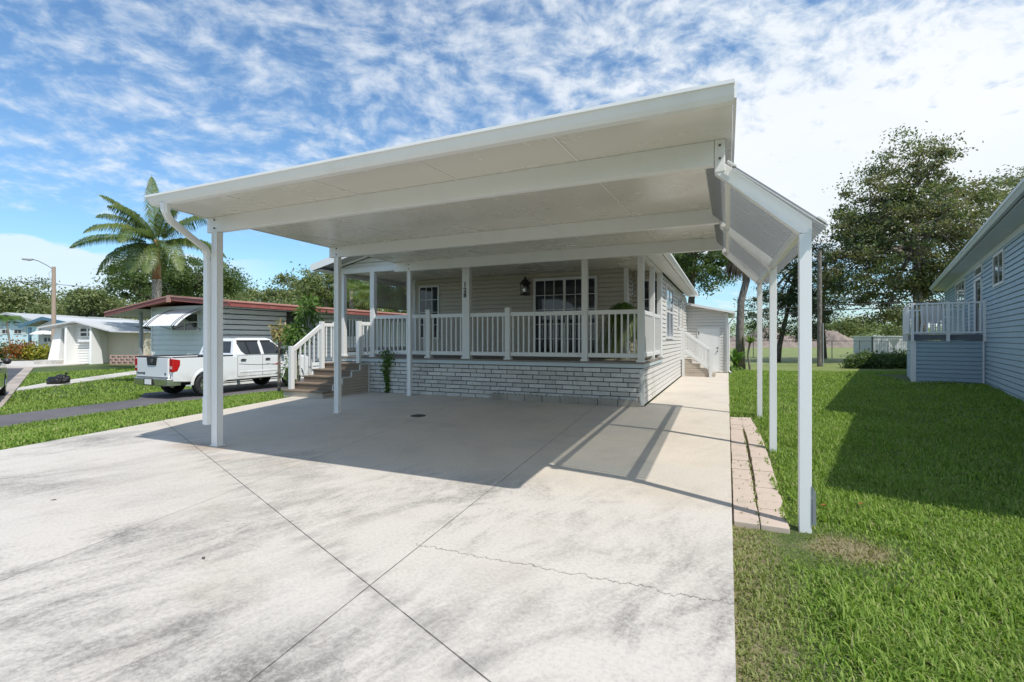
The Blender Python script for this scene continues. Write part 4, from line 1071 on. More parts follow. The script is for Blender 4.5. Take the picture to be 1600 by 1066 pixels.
    mb.wbox(Wb, a, a + 0.07, 1.48, 3.18, 0.0, 0.05); mb.wbox(Wb, b - 0.07, b, 1.48, 3.18, 0.0, 0.05); mb.wbox(Wb, a, b, 3.11, 3.18, 0.001, 0.052)
    dr = mb.build('door', 'white_vinyl', t_); mb = MB(); mb.wbox(Wb, a + 0.07, b - 0.07, 1.5, 3.11, 0.0205, 0.024); mb.build('pane', 'dark_glass', dr)
    mb = MB(); mb.wbox(Wb, a + 0.07, a + 0.42, 1.5, 3.10, 0.03, 0.05); mb.build('storm_door', 'white_vinyl', dr)
    window(t_, Wb, S_(1.95), S_(0.45), 3.25, 3.54, 1, 1, 0.045, 0.05)
    # deck
    D0, D1, DW, DZ = 0.0, 4.2, 1.62, 1.46
    mb = MB(); mb.prism([rp(D0 - 0.06, 0.016, DZ - 0.16), rp(D0 - 0.06, DW + 0.06, DZ - 0.16), rp(D1, DW + 0.06, DZ - 0.16), rp(D1, 0.016, DZ - 0.16)],
                        [rp(D0 - 0.06, 0.016, DZ), rp(D0 - 0.06, DW + 0.06, DZ), rp(D1, DW + 0.06, DZ), rp(D1, 0.016, DZ)]); mb.build('deck_floor', 'dark_deck', t_)
    wa = Wall(bp(D0, DW), bp(D0, 0.02)); wb_ = Wall(bp(D1, DW), bp(D0, DW))
    if wa.n.dot(bd) > 0: wa.n = -wa.n
    if wb_.n.x > 0: wb_.n = -wb_.n
    mb = MB(); mb.siding(wa, -0.05, DZ - 0.17, (0.0, wa.L), 0.125, 0.02); mb.siding(wb_, -0.05, DZ - 0.17, (0, wb_.L), 0.125, 0.02); mb.wbox(wa, 0.0, wa.L, -0.1, DZ - 0.17, -0.06, -0.022); mb.wbox(wb_, 0, wb_.L, -0.1, DZ - 0.17, -0.06, -0.022); mb.build('deck_skirt', 'blue_siding', t_)
    mb = MB(); mb.wbox(wa, -0.03, 0.09, -0.05, DZ - 0.17, 0.013, 0.03); mb.wbox(wb_, wb_.L - 0.10, wb_.L + 0.013, -0.05, DZ - 0.17, 0.013, 0.03); mb.wbox(wa, wa.L - 0.05, wa.L - 0.012, -0.05, DZ - 0.17, 0.013, 0.03); mb.build('corner_trim', 'white_paint', t_)
    def post(tt, off):
        v = bp(tt, off); mb = MB(); p_ = Vector((v[0], v[1], DZ - 0.2)); mb.beam(p_, p_ + Vector((0, 0, 1.17)), 0.075, 0.075, up=bd); mb.build('deck_post', 'white_paint', t_)
    for o_ in (0.03, DW / 2, DW): post(D0 - 0.1, o_)
    for tt in (1.4, 2.8, D1): post(tt, DW + 0.1)
    railing(t_, bp(D0 - 0.09, DW - 0.04), bp(D0 - 0.09, DW / 2 + 0.04), DZ + 0.04, DZ + 0.95, spacing=0.118, name='deck_railing', m='white_paint', bw=0.035, rail=(0.06, 0.05))
    railing(t_, bp(D0 - 0.09, DW / 2 - 0.04), bp(D0 - 0.09, 0.07), DZ + 0.04, DZ + 0.95, spacing=0.118, name='deck_railing', m='white_paint', bw=0.035, rail=(0.06, 0.05))
    railing(t_, bp(D0, DW + 0.09), bp(D1, DW + 0.09), DZ + 0.04, DZ + 0.95, spacing=0.118, name='deck_railing', m='white_paint', bw=0.035, rail=(0.06, 0.05))
    railing(t_, bp(D1, DW), bp(D1, 0.05), DZ + 0.04, DZ + 0.95, spacing=0.118, name='deck_railing', m='white_paint', bw=0.035, rail=(0.06, 0.05))
    # chairs on the deck
    def chair(v, ang, label):
        c = thing('patio_chair', label, 'chair', (v[0], v[1], DZ), ang, local=True)
        mb = MB()
        for sx in (-1, 1):
            mb.tube([(sx * 0.27, -0.25, 0), (sx * 0.25, -0.22, 0.42), (sx * 0.25, 0.22, 0.40), (sx * 0.27, 0.30, 0)], 0.014, 6); mb.tube([(sx * 0.25, 0.20, 0.40), (sx * 0.25, 0.36, 0.92)], 0.014, 6)
            mb.tube([(sx * 0.27, -0.24, 0.42), (sx * 0.27, -0.24, 0.62), (sx * 0.27, 0.28, 0.64)], 0.013, 6)
        mb.build('frame', 'white_paint', c)
        mb = MB(); mb.box(-0.24, 0.24, -0.22, 0.22, 0.405, 0.425); mb.build('seat', 'white_vinyl', c)
        mb = MB(); mb.hexa([(-0.24, 0.205, 0.44), (0.24, 0.205, 0.44), (0.24, 0.225, 0.44), (-0.24, 0.225, 0.44), (-0.24, 0.355, 0.92), (0.24, 0.355, 0.92), (0.24, 0.375, 0.92), (-0.24, 0.375, 0.92)]); mb.build('backrest', 'white_vinyl', c)
    chair(bp(1.2, 1.05), R(150), 'white patio chair on the blue house deck nearest its white railing')
    chair(bp(2.7, 0.9), R(20), 'white patio chair farther back on the blue house deck')
blue_house()

# ================================================================ TRUCK
def truck():
    X0, Y0, Z0 = -15.4, 8.62, -0.403          # centre line, rear bumper, ground
    t_ = thing('pickup_truck', 'white crew cab pickup truck parked on the neighbouring drive, seen from behind', 'pickup truck', (X0, Y0, Z0), 0, local=True)
    HW = 0.90
    def arch(cy, r_, n=12, z=0.37): return [(cy + r_ * math.cos(math.pi - math.pi * i / n), z + r_ * math.sin(math.pi * i / n)) for i in range(n + 1)]
    RW, FW, WR = 1.12, 4.32, 0.365
    # body side profile (y, z): full vehicle up to the belt line
    prof = [(0.16, 0.50), (0.62, 0.46)] + [(y, z) for y, z in arch(RW, 0.45)] + [(1.75, 0.42), (3.75, 0.42)] + arch(FW, 0.45) + [(5.0, 0.42), (5.2, 0.48), (5.24, 0.75), (5.16, 1.02), (4.9, 1.10), (3.98, 1.18)]
    low = prof + [(1.95, 1.20), (1.95, 1.18)]
    # side panels run to the rear; inner void is the bed
    mb = MB()
    side = [(0.12, 0.50), (0.62, 0.46)] + arch(RW, 0.45) + [(1.75, 0.42), (3.75, 0.42)] + arch(FW, 0.45) + [(5.0, 0.42), (5.2, 0.48), (5.24, 0.75), (5.16, 1.00), (4.9, 1.09), (3.98, 1.17), (1.95, 1.20), (0.10, 1.19)]
    for sx in (-1, 1):
        A = [(sx * HW, y, z) for y, z in side]; B = [(sx * (HW - 0.07), y, z) for y, z in side]
        mb.prism(A, B) if sx > 0 else mb.prism(B, A)
    # cab floor block and hood between the sides
    mid = [(1.95, 0.5), (3.8, 0.45), (3.8, 0.85), (4.9, 0.85), (5.2, 0.55), (5.22, 0.75), (5.14, 1.03), (4.88, 1.13), (3.98, 1.205), (1.95, 1.19)]
    mb.prism([(-HW + 0.072, y, z) for y, z in mid], [(HW - 0.072, y, z) for y, z in mid])
    mb.box(-HW + 0.072, HW - 0.072, 0.2, 1.949, 0.62, 0.70)
    for sx in (-1, 1): mb.box(sx * 0.785 - 0.044, sx * 0.785 + 0.044, 0.125, 0.22, 0.52, 1.18)
    body = mb.build('body', 'car_white', t_, bevel=0.035, seg=3)
    # cabin
    def cab(f, hw_b, hw_t): return [(f * hw_b if z < 1.3 else f * hw_t, y, z) for y, z in [(1.97, 1.19), (2.12, 1.73), (2.30, 1.775), (3.28, 1.775), (3.48, 1.735), (4.12, 1.19)]]
    mb = MB(); mb.prism(cab(-1, 0.885, 0.72), cab(1, 0.885, 0.72)); mb.build('cab', 'car_white', t_, bevel=0.05, seg=3)
    # glass: side windows both sides, rear and windscreen
    def onside(y, z, o_=0.006):
        f = (z - 1.19) / (1.74 - 1.19); return 0.885 + (0.72 - 0.885) * f + o_
    for sx in (-1, 1):
        for poly, nm in (([(2.26, 1.34), (2.36, 1.25), (2.42, 1.225), (2.98, 1.225), (2.92, 1.66), (2.20, 1.66), (2.15, 1.60)], 'rear_side_window'), ([(3.10, 1.225), (3.98, 1.225), (3.55, 1.60), (3.40, 1.665), (3.04, 1.665)], 'front_side_window')):
            mb = MB(); A = [(sx * onside(y, z), y, z) for y, z in poly]; B = [(sx * onside(y, z, -0.02), y, z) for y, z in poly]
            mb.prism(A, B) if sx > 0 else mb.prism(B, A); wn = mb.build(nm, 'dark_glass', t_)
            if nm == 'rear_side_window':
                mb = MB(); mb.beam((sx * onside(2.52, 1.24, 0.009), 2.56, 1.235), (sx * onside(2.5, 1.65, 0.009), 2.48, 1.655), 0.03, 0.03, up=(0, 1, 0)); mb.build('window_divider', 'dark_metal', wn)
            mb = MB(); a_, b_ = (2.16, 2.94) if nm[0] == 'r' else (3.03, 3.42)
            mb.beam((sx * onside(a_, 1.675, 0.015), a_, 1.675), (sx * onside(b_, 1.675, 0.015), b_, 1.675), 0.02, 0.045); mb.build('rain_visor', 'dark_metal', wn)
    mb = MB(); mb.hexa([(-0.70, 1.995, 1.28), (0.70, 1.995, 1.28), (0.70, 2.02, 1.28), (-0.70, 2.02, 1.28), (-0.60, 2.088, 1.66), (0.60, 2.088, 1.66), (0.60, 2.12, 1.66), (-0.60, 2.12, 1.66)]); mb.build('rear_window', 'dark_glass', t_)
    mb = MB(); mb.hexa([(-0.78, 4.06, 1.25), (0.78, 4.06, 1.25), (0.78, 4.085, 1.25), (-0.78, 4.085, 1.25), (-0.66, 3.52, 1.71), (0.66, 3.52, 1.71), (0.66, 3.545, 1.71), (-0.66, 3.545, 1.71)]); mb.build('windscreen', 'dark_glass', t_)
    mb = MB(); mb.box(-0.2, 0.2, 2.06, 2.10, 1.695, 1.725); mb.build('brake_light', 'tail_red', t_)
    # tailgate
    mb = MB(); mb.box(-0.735, 0.735, 0.055, 0.13, 0.60, 1.185); tg = mb.build('tailgate', 'car_white', t_, bevel=0.015)
    mb = MB(); A = [(-0.24, 1.188), (-0.20, 0.97), (0.20, 0.97), (0.24, 1.188)]; mb.prism([(x, 0.040, z) for x, z in A], [(x, 0.06, z) for x, z in A]); mb.box(-0.14, 0.14, 0.030, 0.042, 0.99, 1.03); mb.build('tailgate_handle', 'dark_metal', tg)
    mb = MB(); mb.tube([(0, 0.035, 1.10), (0, 0.042, 1.10)], 0.055, 16); mb.build('emblem', 'chrome', tg)
    mb = MB(); mb.box(-0.74, 0.74, 0.048, 0.057, 0.615, 0.632); mb.build('tailgate_gap', 'dark_metal', tg)
    text_obj('lettering', 'FRONTIER', 0.085, (-0.52, 0.050, 0.70), (1, 0, 0), 'dark_metal', tg); text_obj('lettering', 'SE', 0.08, (0.62, 0.050, 0.70), (1, 0, 0), 'dark_metal', tg)
    # bed rail caps
    for sx in (-1, 1):
        mb = MB(); mb.box(sx * 0.865 - 0.045, sx * 0.865 + 0.045, 0.10, 1.94, 1.197, 1.222); mb.build('bed_rail', 'black_plastic', t_, bevel=0.008)
        # tail light
        mb = MB(); A = [(0.085, 0.78), (0.085, 1.16), (0.10, 1.165), (0.30, 1.13), (0.30, 0.98), (0.22, 0.80)]
        mb.prism([(sx * 0.742, y, z) for y, z in A], [(sx * 0.908, y, z) for y, z in A]) if sx > 0 else mb.prism([(sx * 0.908, y, z) for y, z in A], [(sx * 0.742, y, z) for y, z in A])
        tl_ = mb.build('tail_light', 'tail_red', t_, bevel=0.02, seg=2)
        mb = MB(); mb.box(sx * 0.82 - 0.055, sx * 0.82 + 0.055, 0.079, 0.087, 0.87, 0.95); mb.build('reversing_light', 'tail_clear', tl_)
    mb = MB(); mb.box(-0.735, 0.735, 0.131, 0.15, 0.8, 1.20); mb.box(-0.82, 0.82, 1.93, 1.95, 0.7, 1.20); mb.box(-0.735, 0.735, 0.06, 0.135, 1.187, 1.21); mb.build('bed_liner', 'black_plastic', t_)
    # bumper
    mb = MB(); P_ = [(-0.88, 0.16), (-0.80, 0.02), (-0.5, -0.02), (0.5, -0.02), (0.80, 0.02), (0.88, 0.16), (0.88, 0.34), (-0.88, 0.34)]
    mb.prism([(x, y, 0.385) for x, y in P_], [(x, y + (-0.03 if y < 0.1 else 0), 0.595) for x, y in P_]); bp_ = mb.build('rear_bumper', 'chrome', t_, bevel=0.02)
    mb = MB(); mb.box(-0.15, 0.15, -0.065, -0.052, 0.42, 0.57); mb.build('number_plate', 'white_paint', bp_)
    mb = MB(); mb.box(-0.21, 0.21, -0.055, -0.046, 0.40, 0.59); mb.build('plate_recess', 'dark_metal', bp_)
    # doors seams, handles, stripes, rocker
    for sx in (-1, 1):
        mb = MB(); X = sx * (HW + 0.003)
        for y in (2.10, 3.02, 3.98): mb.beam((X, y, 0.52), (X, y, 1.19), 0.006, 0.008, up=(0, 1, 0))
        mb.beam((X, 2.10, 0.52), (X, 3.98, 0.52), 0.006, 0.008); mb.beam((X, 2.1, 1.195), (X, 3.98, 1.195), 0.006, 0.008); mb.build('door_seam', 'bolt_metal', body)
        mb = MB(); mb.beam((X, 2.18, 0.66), (X, 3.9, 0.66), 0.012, 0.05); mb.build('side_moulding', 'car_white', t_, bevel=0.005)
        for y in (2.30, 3.22):
            mb = MB(); mb.beam((X + sx * 0.02, y - 0.09, 1.06), (X + sx * 0.02, y + 0.09, 1.06), 0.035, 0.035); mb.box(X - 0.004, X + 0.004, y - 0.05, y + 0.05, 1.03, 1.09); mb.build('door_handle', 'dark_metal', t_, bevel=0.006)
        mb = MB(); pts = [(2.14 + i * 0.12, 0.93 - 0.06 * math.sin(min(1, i / 8) * 1.6)) for i in range(15)]
        for a, b in zip(pts[:-1], pts[1:]): mb.beam((X + sx * 0.001, a[0], a[1]), (X + sx * 0.001, b[0], b[1]), 0.003, 0.012)
        pts = [(3.1 + i * 0.08, 0.87 + 0.018 * math.sin(i * 1.0)) for i in range(9)]
        for a, b in zip(pts[:-1], pts[1:]): mb.beam((X + sx * 0.002, a[0], a[1]), (X + sx * 0.002, b[0], b[1]), 0.003, 0.010)
        mb.build('pinstripe', 'bolt_metal', body)
        mb = MB(); A = [(3.45, 0.855), (3.62, 0.84), (3.86, 0.87), (3.70, 0.885), (3.62, 0.91), (3.56, 0.88)]
        if True: mb.prism([(X + sx * 0.001, y, z) for y, z in A], [(X + sx * 0.005, y, z) for y, z in A]); mb.build('decal', 'tail_red', body)
        # mirror
        mb = MB(); mb.box(sx * 0.98 - 0.09, sx * 0.98 + 0.09, 3.72, 3.83, 1.20, 1.40); mb.beam((sx * 0.86, 3.8, 1.22), (sx * 0.95, 3.78, 1.26), 0.05, 0.04); mb.build('mirror', 'black_plastic', t_, bevel=0.03)
        # fender flares
        for cy in (RW, FW):
            mb = MB(); n = 14; A = []; 
            for i in range(n + 1):
                a = math.pi * i / n; A.append((cy + 0.45 * math.cos(a), 0.37 + 0.45 * math.sin(a)))
            for i in range(n, -1, -1):
                a = math.pi * i / n; A.append((cy + 0.52 * math.cos(a), 0.37 + 0.52 * math.sin(a)))
            for i in range(n):
                j = 2 * n + 1 - i
                q = [A[i], A[i + 1], A[j - 1], A[j]]
                lo = [(sx * (HW - 0.02), *p_) for p_ in q]; hi = [(sx * (HW + (0.025 if k_ < 2 else 0.003)), *p_) for k_, p_ in enumerate(q)]
                mb.prism(lo, hi)
            mb.build('wheel_arch', 'car_white', body)
        for cy in (RW, FW):
            mb = MB(); xo = sx * 0.885; xi = sx * 0.66
            prof_ = [(xi, 0.22), (xi, 0.33), (xi + sx * 0.03, 0.362), (xo - sx * 0.03, 0.362), (xo, 0.33), (xo, 0.235), (xo - sx * 0.03, 0.225)]
            n = 28
            V = []; 
            for i in range(n):
                a = 2 * math.pi * i / n
                for x, r_ in prof_: V.append((x, cy + r_ * math.cos(a), 0.365 + r_ * math.sin(a)))
            k = len(prof_); F = [(i * k + j, ((i + 1) % n) * k + j, ((i + 1) % n) * k + j + 1, i * k + j + 1) for i in range(n) for j in range(k - 1)]
            mb.add(V, F); wh = mb.build('wheel', 'rubber', t_, smooth=True)
            mb = MB(); mb.tube([(xo - sx * 0.06, cy, 0.365), (xo - sx * 0.07, cy, 0.365)], 0.23, 20); 
            for i in range(6):
                a = 2 * math.pi * i / 6 + 0.3; c_ = Vector((xo - sx * 0.02, cy, 0.365))
                mb.beam(c_ + Vector((0, 0.04 * math.cos(a), 0.04 * math.sin(a))), c_ + Vector((-sx * 0.01, 0.215 * math.cos(a), 0.215 * math.sin(a))), 0.02, 0.06, up=(1, 0, 0))
            mb.tube([(xo - sx * 0.04, cy, 0.365), (xo - sx * 0.0, cy, 0.365)], 0.055, 12)
            r0 = 0.225; V = []; 
            for i in range(24):
                a = 2 * math.pi * i / 24
                for x, r_ in ((xo - sx * 0.06, r0), (xo - sx * 0.005, r0), (xo - sx * 0.005, r0 - 0.02), (xo - sx * 0.05, r0 - 0.025)): V.append((x, cy + r_ * math.cos(a), 0.365 + r_ * math.sin(a)))
            mb.add(V, [(i * 4 + j, ((i + 1) % 24) * 4 + j, ((i + 1) % 24) * 4 + j + 1, i * 4 + j + 1) for i in range(24) for j in range(3)])
            mb.build('rim', 'chrome', wh)
    mb = MB(); mb.box(-0.6, 0.6, 0.3, 4.9, 0.36, 0.5); mb.tube([(-0.8, RW, 0.365), (0.8, RW, 0.365)], 0.06, 8); mb.tube([(0, RW, 0.34), (0.02, RW, 0.34)], 0.0, 4); mb.build('underbody', 'rubber', t_)
    mb = MB(); mb.box(-0.8, 0.8, 1.96, 3.9, 0.6, 1.0); mb.tube([(0.45, 0.35, 0.40), (0.45, 0.1, 0.37)], 0.035, 10); mb.build('exhaust', 'bolt_metal', t_)
truck()

# ================================================================ DARK CAR (left edge, mostly out of frame)
def suv():
    ang = math.atan2(sd.y, sd.x)
    c = sp(0, 0); p = Vector((-21.2, 7.6, 0)) - Vector((sn.x, sn.y, 0)) * 0.92 - sd * 3.75
    t_ = thing('parked_car', 'dark green car parked on the road, cut off by the left edge of the photo', 'car', (p.x, p.y, -0.486), ang, local=True)
    # local x forward from the rear, y left
    HW = 0.92
    def arch(cx_, r_=0.40, n=12): return [(cx_ + r_ * math.cos(math.pi - math.pi * i / n), 0.34 + r_ * math.sin(math.pi * i / n)) for i in range(n + 1)]
    side = [(0.05, 0.45), (0.35, 0.32)] + arch(0.95) + [(1.5, 0.30), (3.2, 0.30)] + arch(3.72) + [(4.4, 0.32), (4.62, 0.45), (4.60, 0.78), (4.40, 0.95), (3.55, 1.06), (0.2, 1.10), (0.03, 0.95)]
    mb = MB(); mb.prism([(x, -HW, z) for x, z in side], [(x, HW, z) for x, z in side]); mb.build('body', 'car_dark', t_, bevel=0.06, seg=3)
    top = [(0.12, 1.10), (0.45, 1.55), (0.9, 1.66), (2.1, 1.67), (2.55, 1.60), (3.45, 1.07)]
    mb = MB(); mb.prism([(x, -(0.88 if z < 1.3 else 0.68), z) for x, z in top], [(x, (0.88 if z < 1.3 else 0.68), z) for x, z in top]); mb.build('cab', 'car_dark', t_, bevel=0.05, seg=3)
    for sy in (-1, 1):
        for poly in ([(0.5, 1.16), (1.35, 1.16), (1.35, 1.58), (0.85, 1.58)], [(1.43, 1.16), (2.2, 1.16), (2.2, 1.58), (1.43, 1.58)], [(2.28, 1.16), (3.15, 1.14), (2.55, 1.53), (2.28, 1.58)]):
            f = lambda z, o_: sy * (0.88 - 0.20 * (z - 1.10) / 0.55 + o_)
            mb = MB(); mb.prism([(x, f(z, 0.006), z) for x, z in poly], [(x, f(z, -0.02), z) for x, z in poly]); mb.build('side_window', 'blue_glass', t_)
        mb = MB(); mb.tube([(2.98, sy * 0.98, 1.12), (2.94, sy * 1.0, 1.13), (2.88, sy * 1.0, 1.14)], [0.04, 0.10, 0.085], 10); mb.beam((2.92, sy * 0.84, 1.09), (2.93, sy * 0.98, 1.12), 0.05, 0.04); mb.build('mirror', 'dark_metal', t_, smooth=True)
        for cx_ in (0.95, 3.72):
            mb = MB(); mb.tube([(cx_, sy * 0.70, 0.34), (cx_, sy * 0.72, 0.34), (cx_, sy * 0.90, 0.34), (cx_, sy * 0.93, 0.34)], [0.31, 0.345, 0.345, 0.31], 24); wh = mb.build('wheel', 'rubber', t_)
            mb = MB(); mb.tube([(cx_, sy * 0.90, 0.34), (cx_, sy * 0.942, 0.34)], [0.225, 0.21], 18); mb.build('rim', 'chrome', wh)
        mb = MB(); mb.box(1.6, 1.8, sy * 0.93 - 0.015, sy * 0.93 + 0.015, 0.92, 0.955); mb.build('door_handle', 'dark_metal', t_)
    mb = MB(); mb.hexa([(3.42, -0.76, 1.11), (3.44, -0.76, 1.13), (3.44, 0.76, 1.13), (3.42, 0.76, 1.11), (2.64, -0.62, 1.57), (2.66, -0.62, 1.59), (2.66, 0.62, 1.59), (2.64, 0.62, 1.57)]); mb.build('windscreen', 'blue_glass', t_)
suv()

# ================================================================ RED-ROOFED HOUSE
def red_house():
    XW, YW, XL = -17.25, 12.0, -21.3; G0 = -0.5
    t_ = thing('grey_mobile_home', 'pale grey mobile home with dark red roof edge beside the white pickup', 'house', (-19.3, 14, G0))
    wf = Wall((XL, YW), (XW, YW)); wr = Wall((XW, YW), (XW, 26)); wl2 = Wall((XL, 26), (XL, YW))
    mb = MB(); mb.siding(wf, G0, 2.62, (0, wf.L), 0.20, 0.016); mb.wbox(wf, 0, wf.L, G0, 2.62, -0.1, -0.022); mb.build('front_wall', 'ice_siding', t_)
    mb = MB(); mb.siding(wr, G0, 2.56, (0, wr.L), 0.20, 0.016); mb.siding(wl2, G0, 2.56, (0, wl2.L), 0.2, 0.016); mb.box(XL + 0.02, XW - 0.02, YW + 0.12, 25.98, G0, 2.58); mb.build('side_wall', 'ice_siding', t_)
    mb = MB(); mb.box(XL - 0.03, XL + 0.06, YW - 0.03, YW + 0.05, G0, 2.6); mb.box(XW - 0.06, XW + 0.03, YW - 0.03, YW + 0.05, G0, 2.55); mb.build('corner_trim', 'white_vinyl', t_)
    # roof: ridge off centre, long patio overhang on the left
    Yf, Yb = 11.45, 26.4; prf = [(-23.5, 2.27), (-19.25, 2.80), (-15.9, 2.50)]
    mb = MB(); lo = [(x, z) for x, z in prf]; hi = [(x, z + 0.06) for x, z in prf[::-1]]
    mb.prism([(x, Yf, z + 0.10) for x, z in lo] + [(x, Yf, z + 0.12) for x, z in hi], [(x, Yb, z + 0.10) for x, z in lo] + [(x, Yb, z + 0.12) for x, z in hi]); rf = mb.build('roof', 'pink_roof', t_)
    mb = MB()
    for a, b in zip(prf[:-1], prf[1:]): mb.beam((a[0], Yf - 0.015, a[1] + 0.06), (b[0], Yf - 0.015, b[1] + 0.06), 0.025, 0.16)
    mb.beam((-15.87, Yf, 2.56), (-15.87, Yb, 2.54), 0.025, 0.17); mb.beam((-23.52, Yf, 2.33), (-23.52, Yb, 2.33), 0.025, 0.16)
    fs = mb.build('fascia', 'red_fascia', rf)
    mb = MB()
    for a, b in zip(prf[:-1], prf[1:]): mb.beam((a[0], Yf - 0.03, a[1] + 0.15), (b[0], Yf - 0.03, b[1] + 0.15), 0.05, 0.05)
    mb.beam((-15.85, Yf, 2.655), (-15.85, Yb, 2.635), 0.05, 0.05); mb.box(-19.36, -19.14, Yf - 0.06, Yf - 0.02, 2.72, 2.98); mb.build('drip_edge', 'pink_roof', rf)
    mb = MB(); mb.prism([(-23.45, Yf, 2.255), (-21.4, Yf, 2.52), (-21.4, Yf, 2.535), (-23.45, Yf, 2.27)], [(-23.45, Yb, 2.255), (-21.4, Yb, 2.52), (-21.4, Yb, 2.535), (-23.45, Yb, 2.27)]); mb.prism([(-17.22, Yf, 2.575), (-15.9, Yf, 2.475), (-15.9, Yf, 2.49), (-17.22, Yf, 2.59)], [(-17.22, Yb, 2.575), (-15.9, Yb, 2.475), (-15.9, Yb, 2.49), (-17.22, Yb, 2.59)]); mb.build('soffit', 'white_roof', rf)
    for y in (20,):
        mb = MB(); mb.box(-23.25, -23.15, y, y + 0.1, G0, 2.30); mb.build('patio_post', 'white_paint', t_)
    mb = MB(); mb.box(-22.0, -21.9, 11.9, 12.0, G0, 2.42); mb.build('patio_post', 'grey_box', t_)
    # window with striped hood
    a, b = 1.30, 2.95; z0, z1 = 1.62, 2.35
    window(t_, wf, a, b, z0 - 0.02, z1, 2, 2, 0.05, 0.07, mull=0.05)
    mb = MB(); n = 10; hood = []
    for i in range(n + 1):
        f = i / n; hood.append((0.03 + 0.95 * f, 2.46 - 0.40 * f - 0.25 * f ** 3.0))
    for i in range(n):
        (d0, h0), (d1, h1) = hood[i], hood[i + 1]
        xs_ = [-0.10, -0.0, 0.08, 0.16, 0.24, 2.32 - 0.8, 2.32 - 0.72, 2.32 - 0.64, 2.32 - 0.56, 2.32 - 0.3]
        xs_ = [a - 0.15, a - 0.03, a + 0.04, a + 0.10, a + 0.17, b - 0.12, b - 0.05, b + 0.01, b + 0.08, b + 0.22]
        for j in range(len(xs_) - 1):
            m_ = 1 if j in (1, 3, 5, 7) else 0
            P = [wf.P(xs_[j], h0, d0), wf.P(xs_[j + 1], h0, d0), wf.P(xs_[j + 1], h1, d1), wf.P(xs_[j], h1, d1)]
            mb.prism(P, [p_ + Vector((0, 0.004, 0.018)) for p_ in P], m_)
    aw = mb.build('awning_hood', ['white_paint', 'dark_metal'], t_, fixn=False)
    mb = MB(); mb.tube([wf.P(a + 0.0, 1.70, 0.02), wf.P(a - 0.1, 1.98, 0.9)], 0.012, 5); mb.tube([wf.P(b + 0.1, 1.70, 0.02), wf.P(b + 0.18, 2.10, 0.75)], 0.012, 5); mb.build('awning_arm', 'bolt_metal', aw)
    # side: dark carport opening, strut, window
    mb = MB(); mb.wbox(wr, 3.0, 3.9, 1.35, 2.5, 0.0, 0.03); mb.build('side_window_frame', 'dark_metal', t_)
    mb = MB(); mb.beam((XW + 0.04, 15.9, 1.3), (-16.0, 14.7, 2.46), 0.05, 0.10); mb.build('roof_strut', 'white_paint', t_)
    window(t_, wr, 6.2, 7.6, 1.4, 2.3, 2, 1, 0.04, 0.05)
red_house()

